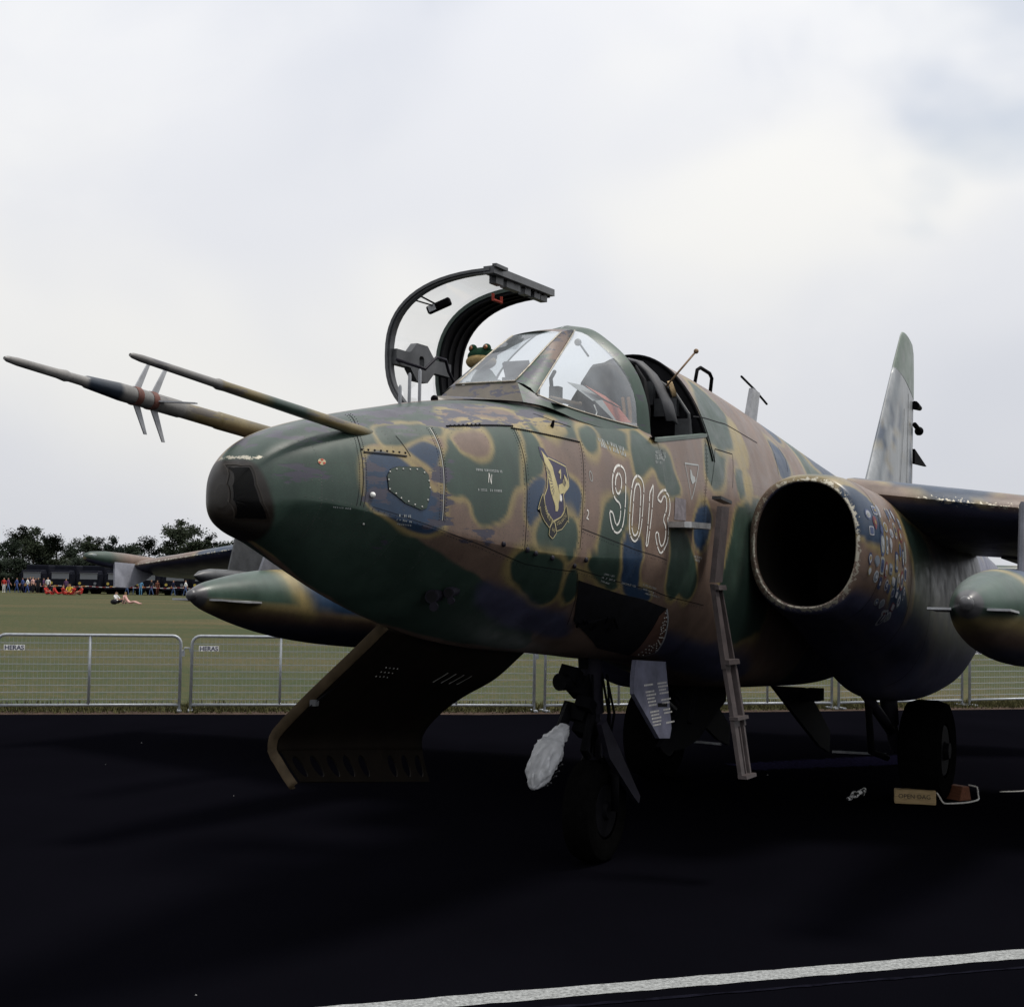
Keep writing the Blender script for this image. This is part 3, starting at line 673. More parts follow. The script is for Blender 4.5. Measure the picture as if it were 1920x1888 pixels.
# ---- fuselage skin
def sill_z(a): return 2.64 + (a - 3.1) * 0.128
A0, A1 = 3.12, 4.07
st = np.concatenate([-0.275 + 0.175 * np.linspace(0, 1, 30) ** 1.6, np.arange(-0.09, 3.095, 0.0155), [3.10], np.linspace(A0, A1, 62), np.arange(4.10, 7.0, 0.035), np.arange(7.05, 13.61, 0.15)])
NU, NL = 46, 110
def phis(a):
    if a < 3.11: fs = body_phi(3.10, 2.64)
    elif a <= A1: fs = body_phi(a, sill_z(a))
    else: fs = body_phi(A1, sill_z(A1))
    h = np.concatenate([np.linspace(0, fs, NU, endpoint=False), np.linspace(fs, math.pi, NL)])
    return np.concatenate([h, -h[-2:0:-1]])
NP = 2 * (NU + NL) - 2
rings, uv = [], []
for a in st:
    ph = phis(a); pt = body_pt(np.full(len(ph), a), ph)
    rings.append(pt); uv.append(np.stack([np.full(len(ph), a), ph], 1))
V = np.concatenate(rings); UV = np.concatenate(uv)
faces = []
def upper(j): return min(j, NP - 1 - j)
for i in range(len(st) - 1):
    am = 0.5 * (st[i] + st[i+1])
    for j in range(NP):
        u = upper(j)
        if 3.09 < am < A1 and u < NU: continue
        if 2.35 < am <= 3.09 and u < 30: continue
        if -0.30 < am < -0.13 and 0: continue
        a_, b_ = i * NP + j, i * NP + (j + 1) % NP
        faces.append((a_, b_, b_ + NP, a_ + NP))
faces.append(tuple(range(NP - 1, -1, -1)))
faces.append(tuple((len(st) - 1) * NP + j for j in range(NP)))
me = bpy.data.meshes.new('fuselage')
VL = V.copy(); VL[:, 1] *= -1
me.from_pydata(VL.tolist(), [], faces); me.update()
bm = bmesh.new(); bm.from_mesh(me); bmesh.ops.recalc_face_normals(bm, faces=bm.faces); bm.to_mesh(me); bm.free()
me.polygons.foreach_set('use_smooth', [True] * len(me.polygons)); me.set_sharp_from_angle(angle=R_(50))
me.materials.append(M['camo'])
fus = link(bpy.data.objects.new('fuselage', me), jet)
RG = 0.62
wob = np.stack([vnoise(V, 3.5, 1.0) * 0.034 + vnoise(V, 11.0, 3.0) * 0.012, vnoise(V, 3.5, 6.0) * 0.030 + vnoise(V, 11.0, 8.0) * 0.012], 1)
TH = np.arctan2(V[:, 1], V[:, 2] - body_par(V[:, 0])[1])
Q = np.stack([UV[:, 0], TH * RG], 1) + wob
fcol = generic_camo(V, None, 0.4, 0.9)
vis = (TH > -0.7) & (UV[:, 0] < 6.2)
fcol[vis] = C_BROWN
# a little tan mottling in the brown
fcol = fcol * (1 + 0.10 * vnoise(V, 2.1, 4.4))[:, None]
# airbrushed tan fade where brown meets other colours, then the traced patches
hvar = np.clip(1.0 + 1.1 * vnoise(V, 4.0, 12.0), .35, 1.9)
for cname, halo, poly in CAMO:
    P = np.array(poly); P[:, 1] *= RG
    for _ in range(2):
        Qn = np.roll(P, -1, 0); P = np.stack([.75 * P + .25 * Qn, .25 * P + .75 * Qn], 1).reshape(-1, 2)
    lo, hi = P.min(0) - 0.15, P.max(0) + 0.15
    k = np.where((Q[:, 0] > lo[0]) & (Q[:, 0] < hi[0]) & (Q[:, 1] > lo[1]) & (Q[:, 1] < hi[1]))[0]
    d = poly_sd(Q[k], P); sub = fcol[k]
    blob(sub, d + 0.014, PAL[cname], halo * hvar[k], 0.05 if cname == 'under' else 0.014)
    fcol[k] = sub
keel = (np.abs(TH) > 2.25) & (TH < 0) & (V[:, 0] < 2.4)
fcol[keel] = C_GREEN  # starboard keel painted dark green too, deepening its shade
_k = (sstep(.012, -.012, V[:, 0] + 0.200 - (2.235 - V[:, 2]) * 0.33) * sstep(2.262, 2.245, V[:, 2]))[:, None]; fcol = fcol * (1 - _k) + np.array((.012, .0085, .006)) * _k   # dark bronze window housing
chip = np.zeros(len(V))
for poly in CHIPS:
    P = np.array(poly); P[:, 1] *= RG
    chip = np.maximum(chip, sstep(-0.03, 0.05, poly_sd(Q, P)))
bare = np.exp(-((V[:, 2] - 2.262) / 0.012) ** 2) * sstep(-.12, -.2, V[:, 0]) * 0.75  # worn rim above the window, with its glint put into the colour
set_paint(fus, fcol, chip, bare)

# ---- nose laser window with its frame
wf = [AP(-0.283, -0.050, 2.165), AP(-0.283, 0.050, 2.165), AP(-0.272, 0.062, 2.015), AP(-0.272, -0.062, 2.015)]

# ---- cockpit tub, bulkhead, sill
mb = MB()
nseg = 24
for sgn in (1, -1):
    g = []
    for a in np.linspace(3.02, A1, nseg):
        zs = sill_z(max(a, 3.1)) - 0.004; ps = body_pt(max(a, A0), body_phi(max(a, A0), zs))[1] - 0.012
        g.append([AP(a, sgn * ps, zs), AP(a, sgn * (ps - 0.05), zs - 0.03), AP(a, sgn * (ps - 0.07), zs - 0.45), AP(a, sgn * (ps - 0.2), zs - 0.75)])
    mb.grid(g)
mb.add([AP(2.3, -.34, 1.9), AP(2.3, .34, 1.9), AP(4.07, .34, 1.9), AP(4.07, -.34, 1.9)], [(0, 1, 2, 3)])
mb.add([AP(2.3, -.40, 1.9), AP(2.3, .40, 1.9), AP(2.3, .40, 2.72), AP(2.3, -.40, 2.72)], [(0, 1, 2, 3)])
for sgn in (1, -1):
    mb.add([AP(2.3, sgn*.40, 1.9), AP(3.05, sgn*.44, 1.9), AP(3.05, sgn*.44, 2.60), AP(2.3, sgn*.40, 2.62)], [(0, 1, 2, 3)])
mb.build('cockpit_tub', M['interior'], jet, fix=False)
arch = [body_pt(4.085, f) for f in np.linspace(body_phi(A1, sill_z(A1)), -body_phi(A1, sill_z(A1)), 40)]
mb = MB(); inner = [(q[0], q[1] * 0.985, 2.70 + (q[2] - 2.70) * 0.975) for q in arch]
mb.add([AP(*q) for q in inner] + [AP(4.085, 0, 2.4)], [(j, j + 1, len(inner)) for j in range(len(inner) - 1)])
mb.add([AP(4.085, -.55, 1.9), AP(4.085, .55, 1.9), AP(4.085, .54, 2.78), AP(4.085, -.54, 2.78)], [(0, 1, 2, 3)])
bulk = mb.build('bulkhead', M['interior'], jet, fix=False)
mb = MB()
for (p, z, w, h) in ((.28, 2.95, .16, .12), (.40, 2.80, .10, .14), (.12, 3.05, .14, .16), (.36, 2.60, .14, .10)):
    mb.box(AP(4.05, p, z), (.05, w, h))
mb.tube([AP(4.05, .46, 2.7), AP(4.04, .44, 2.9), AP(4.04, .33, 3.06), AP(4.05, .15, 3.18)], .012)
mb.build('equipment_box', M['dark_grey'], bulk)
def arch_ring(a, off, r, name, m, parent=jet):
    pts = []
    for f in np.linspace(1.13, -1.13, 40):
        q = body_pt(a, f); n = body_nrm(a, f); pts.append(AP(*(q + n * off)))
    mb = MB(); mb.tube(pts, r, 6); return mb.build(name, m, parent, smooth=True)
arch_ring(4.075, -0.004, 0.012, 'canopy_seal', M['black_metal'])
arch_ring(4.12, -0.001, 0.006, 'panel_seam', M['seam'])
mb = MB()
for sgn in (1, -1):
    g = []
    for a in np.linspace(3.05, 4.08, 20):
        zs = sill_z(max(a, 3.1)); q = body_pt(max(a, A0), body_phi(max(a, A0), zs))
        n = 1.0
        g.append([AP(a, sgn * (q[1] + .010), zs - .018), AP(a, sgn * (q[1] + .012), zs + .004), AP(a, sgn * (q[1] - .02), zs + .010), AP(a, sgn * (q[1] - .05), zs - .010)])
    mb.grid(g)
painted(mb, 'cockpit_sill', jet, 2.0, fn=lambda q, n: np.tile(C_GREEN * 1.5 + 0.05, (len(q), 1)))

# ---- windscreen: frame pieces and panes
ws = empty('windscreen'); ws.parent = jet
def mirror(pts): return [(a, -p, z) for a, p, z in pts]
SKIRT = [(1.44, 0.0, 2.700), (1.62, .13, 2.722), (1.80, .24, 2.732), (2.00, .345, 2.725), (2.30, .455, 2.665), (2.65, .515, 2.640), (3.09, .548, 2.630)]
LOW = [(2.010, .215, 2.848), (2.03, .305, 2.788), (2.20, .385, 2.745), (2.45, .450, 2.718), (2.72, .490, 2.705), (2.97, .512, 2.700)]
POSTF = [(2.005, .185, 2.862), (2.22, .180, 2.992), (2.42, .172, 3.114), (2.64, .160, 3.236)]
POSTR = [(2.03, .300, 2.792), (2.26, .268, 2.945), (2.48, .225, 3.072), (2.71, .172, 3.192), (2.93, .110, 3.296)]
ARCHF = [(2.97, .512, 2.700), (2.965, .503, 2.840), (2.955, .465, 2.975), (2.945, .405, 3.075), (2.945, .290, 3.190), (2.95, .150, 3.285), (2.96, .0, 3.318)]
ARCHR = [(3.095, .552, 2.632), (3.075, .540, 2.820), (3.055, .497, 2.985), (3.045, .430, 3.105), (3.045, .300, 3.232), (3.055, .155, 3.325), (3.07, .0, 3.358)]
def rsm(pts, n):
    P = np.array(pts); s = np.concatenate([[0], np.cumsum(np.linalg.norm(np.diff(P, axis=0), axis=1))])
    t = np.linspace(0, s[-1], n)
    return np.stack([pchip(s, P[:, i], t) for i in range(3)], 1)
def sheet(A, B, n, off=0.0, bulge=None, rows=2):
    A, B = rsm(A, n), rsm(B, n); g = []
    for k in range(rows):
        t = k / (rows - 1); L_ = A * (1 - t) + B * t
        if bulge is not None: L_ = L_ + np.array(bulge) * 4 * t * (1 - t)
        g.append([AP(*q) for q in L_])
    return g
wcol = lambda q, n: np.where((vnoise(q, 3.0, 2.2) > 0.02)[:, None], C_BROWN * 1.0, C_GREEN * 1.35)
for sgn in (1, -1):
    mm = (lambda x: x) if sgn == 1 else mirror
    mb = MB(); mb.grid(sheet(mm(POSTF), mm(POSTR), 24, rows=4, bulge=(0, 0.012 * sgn, 0.010)))
    painted(mb, 'frame_post', ws, 1.0, fn=wcol, chip=lambda q, n: np.full(len(q), .75))
    mb = MB(); mb.grid(sheet(mm(ARCHF), mm(ARCHR), 40, rows=3, bulge=(0, 0.004 * sgn, 0.006)))
    painted(mb, 'rear_arch', ws, 1.0, fn=lambda q, n: np.tile(C_GREEN * 1.2, (len(q), 1)), chip=lambda q, n: np.full(len(q), .35))
    mb = MB(); mb.grid(sheet(mm([(2.0, .20, 2.855)] + LOW[1:]), mm([(1.90, .29, 2.733)] + SKIRT[3:]), 40, rows=4))
    painted(mb, 'frame_skirt', ws, 1.0, fn=lambda q, n: np.tile(C_GREEN * 1.1, (len(q), 1)), chip=lambda q, n: np.full(len(q), .35))
    gl = MB(); F_, R2 = rsm(mm(POSTR), 18), rsm(mm(ARCHF), 18)
    # glass patch between the post, the skirt edge and the arch
    low = rsm(mm(LOW[1:]), 25); upc = rsm(mm([POSTR[-1], (2.94, .06, 3.308), (2.96, .0, 3.318)]), 25)
    g = []
    for i in range(18):
        row = []
        for j in range(25):
            u, v = j / 24, i / 17
            pt = (1 - u) * F_[i] + u * R2[i] + (1 - v) * low[j] + v * upc[j] - ((1-u)*(1-v)*F_[0] + u*(1-v)*R2[0] + (1-u)*v*F_[-1] + u*v*R2[-1])
            bl = 16 * u * (1-u) * v * (1-v)
            row.append(AP(pt[0], pt[1] + sgn * 0.035 * bl, pt[2] + 0.025 * bl))
        g.append(row)
    gl.grid(g); gl.build('side_pane', M['glass'], ws, smooth=True, fix=False)
mb = MB(); mb.grid(sheet(mirror(POSTF), POSTF, 20, rows=7, bulge=(0, 0, .006)))
mb.build('front_pane', M['glass'], ws, smooth=True, fix=False)
mb = MB(); mb.grid(sheet([(1.44, 0, 2.70), (1.62, -.13, 2.722), (1.80, -.24, 2.732), (1.90, -.29, 2.733)], [(1.44, 0, 2.70), (1.62, .13, 2.722), (1.80, .24, 2.732), (1.90, .29, 2.733)], 16, rows=5, bulge=(0, 0, .02)))
mb.grid([[AP(1.90, p, 2.733 + .02 * (1 - (p / .29) ** 2)) for p in np.linspace(-.29, .29, 9)], [AP(2.003, p * .69, 2.858) for p in np.linspace(-.29, .29, 9)]])
painted(mb, 'nose_fairing', ws, 1.0, fn=lambda q, n: np.tile(C_BROWN * .55 + C_GREEN * .5, (len(q), 1)), chip=lambda q, n: np.full(len(q), .6))
mb = MB(); mb.grid(sheet([(2.64, -.160, 3.236), (2.80, -.135, 3.272), (2.94, -.11, 3.298)], [(2.64, .160, 3.236), (2.80, .135, 3.272), (2.94, .11, 3.298)], 8, rows=9, bulge=(0, 0, .018)))
painted(mb, 'frame_crown', ws, 1.0, fn=wcol, chip=lambda q, n: np.full(len(q), .5))
mb = MB()
mb.tube([AP(*q) for q in rsm(mirror(POSTF)[::1], 10)][::-1] + [], .005, 5)
for A in (POSTF, [(2.005, -.185, 2.862), (2.005, .185, 2.862)]):
    mb.tube([AP(q[0] - .002, q[1], q[2] + .003) for q in rsm(A, 10)], .005, 5)
mb.tube([AP(q[0], q[1] + .004, q[2] + .002) for q in rsm(POSTR, 14)], .005, 5)
mb.tube([AP(q[0], q[1] + .003, q[2]) for q in rsm(LOW[1:], 20)], .005, 5)
mb.build('pane_bead', mat('worn metal bead', (.30, .27, .22), .5, .4, .5, .4, 20), ws, smooth=True)
# ---- canopy, swung open to starboard about its hinge line
can = empty('canopy'); can.parent = jet
HP, HZ, CAL = -0.53, 2.70, R_(91)
def CP(a, p, z):
    x, y = p - HP, z - HZ; c, s = math.cos(CAL), math.sin(CAL)
    return AP(a, HP + x * c - y * s, HZ + x * s + y * c)
def can_arch(a, inset=0.0, n=33):
    t = (a - 3.0) / 1.05
    hw = 0.505 + 0.06 * t - inset; h = 0.760 - 0.02 * t - inset; z0 = 2.64 + 0.10 * t
    out = []
    for f in np.linspace(-math.pi / 2, math.pi / 2, n):
        s, c = math.sin(f), math.cos(f); e = 2 / 2.5
        out.append((a, hw * math.copysign(abs(s) ** e, s), z0 + h * abs(c) ** e))
    return out
def arch_band(a0, a1, th, mb):
    o0, o1, i0, i1 = can_arch(a0), can_arch(a1), can_arch(a0, th), can_arch(a1, th)
    R = []
    for k in range(len(o0)):
        R.append([CP(*o0[k]), CP(*o1[k]), CP(*i1[k]), CP(*i0[k])])
    mb.loft(R, True, (True, True)); return mb
mb = MB(); arch_band(2.945, 3.005, .030, mb); arch_band(2.93, 2.945, .018, mb)
mb.build('front_hoop', M['dark_grey'], can, smooth=True, angle=40)
mb = MB(); rows = [[CP(*q) for q in can_arch(a, .012)] for a in np.linspace(3.0, 3.70, 8)]
mb.grid(rows); mb.build('canopy_pane', M['glass_clear'], can, smooth=True, fix=False)
mb = MB(); arch_band(3.68, 4.05, .026, mb)
o = painted(mb, 'rear_shell', can, 5.0, fn=lambda q, n: np.tile(C_GREEN, (len(q), 1)))
mb = MB()
for a in (3.69, 3.80, 3.90, 4.01): arch_band(a, a + .025, .045, mb)
mb.build('shell_rib', M['interior'], can, smooth=True, angle=40)
mb = MB(); rows = [[CP(*q) for q in can_arch(a, .032)] for a in np.linspace(3.70, 4.04, 6)]
mb.grid(rows); mb.build('shell_lining', M['interior'], can, smooth=True, fix=False)
mb = MB()
for sgn in (1, -1):
    a0 = can_arch(2.94)[-1 if sgn == 1 else 0]; a1 = can_arch(4.05)[-1 if sgn == 1 else 0]
    R = []
    for a, p, z in (a0, a1):
        R.append([CP(a, p + .012 * sgn, z - .03), CP(a, p + .012 * sgn, z + .045), CP(a, p - .035 * sgn, z + .045), CP(a, p - .035 * sgn, z - .03)])
    mb = MB(); mb.loft(R, True, (True, True)); mb.build('canopy_rail', M['dark_grey'], can)
mb = MB()
for a in (3.12, 3.30, 3.42, 3.62, 3.80, 3.93):
    q = can_arch(a)[-1]; mb = MB(); mb.box(CP(a, q[1] - .055, q[2] + .03), (.07 + .05 * random.random(), .05, .05)); mb.build('rail_lock', M['dark_grey'], can)
q = can_arch(3.02)[-1]; mb = MB(); mb.box(CP(3.02, q[1] + .01, q[2] - .04), (.16, .03, .02)); mb.build('locating_tab', M['dark_grey'], can)
# centre beam with octagonal periscope housing at the apex
mb = MB()
def apx(a, w, zz): return CP(a, w, zz)
ZA = 3.385
def beam(a0, a1, w0, w1, th=.05):
    R = [[CP(a, w, ZA), CP(a, -w, ZA), CP(a, -w, ZA - th), CP(a, w, ZA - th)] for a, w in ((a0, w0), (a1, w1))]
    mb.loft(R, True, (True, True))
beam(2.98, 3.16, .05, .05); beam(3.47, 3.70, .045, .045)
# octagon frame ring with open centre slot
oc = [(3.16, .055), (3.24, .125), (3.38, .125), (3.47, .05), (3.47, -.05), (3.38, -.125), (3.24, -.125), (3.16, -.055)]
ic = [(3.27, .03), (3.285, .045), (3.32, .045), (3.335, .03), (3.335, -.03), (3.32, -.045), (3.285, -.045), (3.27, -.03)]
k = len(mb.v); n8 = 8
for zz in (ZA, ZA - .05):
    mb.v += [tuple(CP(a, w, zz)) for a, w in oc] + [tuple(CP(a, w, zz)) for a, w in ic]
for j in range(8):
    j2 = (j + 1) % 8
    for f in ((j, j2, 8 + j2, 8 + j), (16 + j, 24 + j, 24 + j2, 16 + j2), (j, 16 + j, 16 + j2, j2), (8 + j, 8 + j2, 24 + j2, 24 + j)):
        mb.f.append(tuple(k + i for i in f)); mb.m.append(0)
mb.build('periscope_frame', M['dark_grey'], can)
mb = MB(); mb.tube([CP(2.98, -.02, 3.34), CP(3.2, -.06, 3.25), CP(3.3, .03, 3.22), CP(3.42, .03, 3.22), CP(3.5, -.04, 3.24), CP(3.62, -.10, 3.26)], .011, 8)
mb.build('grab_tube', M['gear_grey'], can, smooth=True)
# rear-view mirror
mc = CP(3.24, .36, 3.17)
mb = MB(); rot = Euler((R_(-22), R_(0), R_(12))).to_matrix()
mb.box(mc, (.045, .17, .055), rot)
mir = mb.build('mirror', M['black_metal'], can)
bv = mir.modifiers.new('soft', 'BEVEL'); bv.width = .012; bv.segments = 3
mb = MB(); mb.box(mc + rot @ Vector((-.024, .045, 0)), (.004, .05, .04), rot); mb.build('mirror_glass', M['pale_metal'], can)
mb = MB(); mb.tube([mc, CP(2.97, .40, 3.20)], .006, 6); mb.tube([mc + Vector((.0, .03, 0)), CP(2.97, .36, 3.22)], .005, 6); mb.build('mirror_stalk', M['black_metal'], can)
mb = MB(); mb.tube([CP(3.3, .42, 2.80), CP(3.3, .38, 2.80), CP(3.42, .38, 2.80), CP(3.42, .42, 2.80)], .010, 6)
mb.build('locking_handle', M['red_paint'], can)

# ---- ejection seat and cockpit contents
seat = empty('ejection_seat'); seat.parent = jet
mb = MB()
prof = [(-.22, 2.62), (-.23, 2.95), (-.20, 3.12), (-.13, 3.22), (0, 3.235), (.13, 3.22), (.20, 3.12), (.23, 2.95), (.22, 2.62)]
R = [[AP(a, p * s, 2.62 + (z - 2.62) * s) for p, z in prof] for a, s in ((3.72, .82), (3.70, .95), (3.76, 1.0), (3.88, 1.0), (3.93, .93))]
mb.loft(R, True, (True, True)); mb.build('headrest', M['interior'], seat, smooth=True, angle=50)
mb = MB(); mb.box(AP(3.86, 0, 2.42), (.12, .44, .70), Euler((0, R_(8), 0)).to_matrix()); mb.build('seat_back', M['interior'], seat)
mb = MB(); mb.box(AP(3.60, 0, 2.12), (.46, .42, .12)); mb.build('seat_pan', M['interior'], seat)
mb = MB()
for s_ in (.11, .15):
    mb.tube([AP(3.70, s_, 2.98), AP(3.66, s_ + .03, 2.88), AP(3.62, s_ + .05, 2.78), AP(3.64, s_ + .04, 2.64), AP(3.62, s_, 2.5)], .012, 6)
mb.build('harness_strap', mat('tan webbing', (.23, .12, .05), .8, 0, .2, .3, 30), seat, smooth=True)
# stabiliser rod with ball, pale disc and curved shield behind the seat
mb = MB(); r0, r1 = AP(3.83, .36, 3.06), AP(3.95, .52, 3.30)
mb.tube([r0, r1], .007, 8); mb.ball(r1, .017, 8); mb.build('stabiliser_rod', M['brass'], seat, smooth=True)
mb = MB(); mb.tube([AP(3.90, .36, 3.05), AP(3.91, .385, 3.06)], .055, 20); mb.build('drogue_cap', mat('pale ochre cap', (.50, .36, .20), .6, 0, .3, .2, 20), seat)
mb = MB()
shp = [(.10, 3.245), (.20, 3.215), (.27, 3.15), (.33, 3.06), (.385, 2.95), (.42, 2.82)]
mb.grid([[AP(3.70, p, z) for p, z in shp], [AP(3.78, p + .015, z + .01) for p, z in shp], [AP(3.86, p + .015, z - .005) for p, z in shp]])
sh = mb.build('head_shield', mat('grey shield', (.055, .056, .062), .6, 0, .3, .3, 10), seat, smooth=True, fix=False)
sd_ = sh.modifiers.new('thick', 'SOLIDIFY'); sd_.thickness = .012
# instrument coaming and gunsight seen through the glass
mb = MB(); mb.grid([[AP(a, p, 2.735 + .06 * (1 - (p / .42) ** 2) - .10 * max(0, a - 2.45)) for p in np.linspace(-.40, .40, 13)] for a in np.linspace(2.10, 2.75, 8)])
mb.grid([[AP(2.75, p, z) for p in np.linspace(-.40, .40, 5)] for z in (2.745, 2.3)])
mb.build('instrument_coaming', M['interior'], jet, fix=False)
mb = MB()
mb.box(AP(2.42, 0, 2.87), (.18, .13, .14)); mb.box(AP(2.40, 0, 2.98), (.03, .16, .12), Euler((0, R_(-30), 0)).to_matrix())
mb.tube([AP(2.50, .08, 2.80), AP(2.50, .09, 3.05)], .013); mb.tube([AP(2.55, .16, 2.78), AP(2.53, .15, 2.95), AP(2.60, .14, 3.0)], .012)
mb.box(AP(2.6, .15, 2.86), (.06, .06, .10)); mb.build('gunsight', M['black_metal'], jet)
mb = MB(); mb.tube([AP(2.28, .27, 2.80), AP(2.6, .30, 2.80), AP(2.72, .25, 2.82)], .014); mb.build('demister_pipe', M['brass'], jet, smooth=True)
mb = MB(); mb.tube([AP(2.72, .30, 3.10), AP(2.80, .20, 3.20)], .006); mb.ball(AP(2.80, .195, 3.20), .022, 8); mb.build('air_nozzle', M['dark_grey'], jet, smooth=True)
mb = MB()
mb.tube([AP(2.45, .40, 2.74), AP(2.52, .40, 2.70), AP(2.60, .40, 2.71), AP(2.65, .39, 2.76), AP(2.63, .38, 2.80)], .004, 6)
mb.tube([AP(2.56, .42, 2.69), AP(2.75, .44, 2.67), AP(2.90, .45, 2.70)], .004, 6)
mb.build('demister_hose', M['white_paint'], jet, smooth=True)
mb = MB(); mb.box(AP(3.3, .40, 2.42), (.9, .16, .25)); mb.box(AP(3.3, -.40, 2.42), (.9, .16, .25)); mb.build('side_console', M['interior'], jet)

# ---- air-data probes
def probe(p, z0, slope, stations, name, m_fn):
    mb = MB(); pts, rad = [], []
    for a, r in stations: pts.append(AP(a, p, z0 + slope * a)); rad.append(r)
    mb.tube(pts, rad, 20)
    return painted(mb, name, jet, 0, fn=m_fn, angle=60, chip=lambda q, n: np.full(len(q), .25))
def pcol(bands):
    def f(q, n):
        col = np.zeros((len(q), 3))
        xs_ = [b[0] for b in bands]
        for i in range(3): col[:, i] = np.interp(q[:, 0], xs_, [b[1][i] for b in bands])
        return col
    return f
GM = np.array((.16, .155, .15))
dense = lambda L_: [(float(a), float(np.interp(a, [l[0] for l in L_], [l[1] for l in L_]))) for a in sorted(set([l[0] for l in L_] + list(np.linspace(L_[0][0], L_[-1][0], 90))))]
S2 = dense([(-1.10, .006), (-1.085, .0105), (-1.04, .014), (-.72, .0165), (-.62, .0175), (-.60, .0225), (-.56, .0205), (-.30, .0225), (0.0, .025), (.25, .026), (.42, .027), (.52, .024), (.60, .012), (.63, .003)])
probe(.22, 2.460, -.081, S2, 'pitot_probe', pcol([(-1.1, GM), (-.60, GM), (-.59, C_TAN * .6), (-.35, C_TAN * .7), (-.25, C_GREEN), (-.05, C_GREEN), (.05, C_TAN * .65), (.4, C_TAN * .6), (.55, C_GREEN)]))
S1 = dense([(-1.265, .006), (-1.25, .0115), (-1.20, .0155), (-1.0, .0185), (-.96, .0225), (-.94, .0185), (-.86, .020), (-.845, .025), (-.70, .0335), (-.66, .036), (-.30, .037), (-.29, .034), (-.05, .036), (-.04, .039), (.12, .039), (.35, .041)])
main_probe = probe(-.22, 2.440, -.077, S1, 'air_data_boom', pcol([(-1.3, GM), (-.86, GM * 1.1), (-.845, C_BLUE * .45 + .008), (-.68, C_BLUE * .4 + .008), (-.66, GM), (-.3, GM * .9), (-.2, C_TAN * .6), (.1, C_TAN * .6), (.3, C_TAN * .4)]))
def vane(a, ang, L_, w, name='vane'):
    z0 = 2.440 - .077 * a; d = Vector((0.50, math.sin(ang), math.cos(ang))).normalized(); d.y *= 1
    base = AP(a, -.22, z0)
    d2 = Vector((d.x, -d.y, d.z))
    A = base + d2 * .03; B = base + d2 * (.03 + L_)
    nrm = Vector((0, -math.cos(ang), -math.sin(ang)))
    mb = MB(); mb.plate([A + Vector((-w, 0, 0)), A + Vector((w, 0, 0)), B + Vector((w * .75, 0, 0)), B + Vector((-w * .05, 0, 0))], nrm, .006)
    return mb.build(name, M['pale_metal'], main_probe)
for ang in (2, 182): vane(-.575, R_(ang), .135, .019)
for ang in (2, 92, 182, 272): vane(-.47, R_(ang), .15, .020)
mb = MB()
for a in (-.575, -.48): mb.tube([AP(a - .012, -.22, 2.44 - .077 * a), AP(a + .022, -.22, 2.44 - .077 * a)], .0385, 20)
mb.build('vane_collar', mat('red brown collar', (.11, .042, .032), .6, 0, .3, .4, 20), main_probe, smooth=True, angle=40)
# antenna rods ahead of the windscreen
for a, h in ((1.11, .095), (1.20, .15), (1.30, .165)):
    mb = MB(); z = float(body_pt(a, 0.0)[2]); mb.tube([AP(a, 0, z - .01), AP(a, 0, z + h - .01), AP(a, 0, z + h)], [.0085, .0085, .004], 10)
    mb.build('antenna_rod', mat('grey rod', (.20, .21, .23), .5), jet, smooth=True, angle=50)
mb = MB(); mb.ball(AP(1.40, 0.03, 2.70), .02, 8); mb.build('nose_sensor', M['black_metal'], jet, smooth=True)
mb = MB(); q = body_pt(1.93, 0.72); mb.tube([AP(*q), AP(q[0], q[1] + .01, q[2] + .035)], [.012, .006], 8); mb.build('nose_sensor', M['black_metal'], jet)

# ---- engine nacelles
worn = lambda q, n: sstep(4.725, 4.690, q[:, 0]) * (.62 + .22 * vnoise(q, 3.0, 5.0))
sp = np.concatenate([np.linspace(4.69, 4.80, 10), np.arange(4.83, 8.0, .045), np.arange(8.1, 11.61, .12)])
ph = np.linspace(0, 2 * math.pi, 120, endpoint=False)
def nac_paint(q, n):
    col = generic_camo(q, n[:, 2], 7.3, .9)
    # bottom and rear of the pod carry the pale underside colour
    k = sstep(1.75, 1.45, q[:, 2])[:, None] * 0.8; k = np.maximum(k, sstep(6.2, 6.9, q[:, 0])[:, None] * sstep(2.25, 2.0, q[:, 2])[:, None])
    return col * (1 - k) + C_UNDER * 1.15 * k
nacs = []
for sgn in (1, -1):
    mb = MB()
    lipr = []
    for t in np.linspace(0, math.pi / 2, 7):      # rounded lip: from the inner face to the first outer ring
        da = .035 * (1 - math.sin(t)); k_in = .345 + .021 * (1 - math.cos(t)); k_h = .420 + .021 * (1 - math.cos(t))
        a = 4.69 - .022 * math.sin(2 * t) + (0.03 * math.cos(t))
        e = 2 / 2.25
        lipr.append([AP(a, sgn * (1.04 + k_in * math.copysign(abs(math.sin(f)) ** e, math.sin(f))), 2.065 + k_h * math.copysign(abs(math.cos(f)) ** e, math.cos(f))) for f in ph])
    rings = lipr + [[AP(*q) for q in nac_pt(np.full(len(ph), a), ph, sgn)] for a in sp[1:]]
    mb.loft(rings, True, (False, True))
    nacs.append(painted(mb, 'engine_nacelle', jet, fn=nac_paint, bare=worn, chip=lambda q, n: np.full(len(q), .1), angle=60))
    mb = MB(); e = 2 / 2.25
    mb.loft([[AP(a, sgn * (1.04 - .05 * (a - 4.7) + kx * math.copysign(abs(math.sin(f)) ** e, math.sin(f))), 2.065 - .12 * (a - 4.7) + kz * math.copysign(abs(math.cos(f)) ** e, math.cos(f))) for f in ph[::2]]
             for a, kx, kz in ((4.72, .345, .420), (4.9, .325, .40), (5.6, .33, .38), (6.6, .34, .36))], True, (False, True))
    mb.build('intake_duct', mat('near black duct', (.006, .005, .004), .7, 0, .1, .4, 6), nacs[-1], smooth=True, angle=50)  # whole duct in a near-black colour

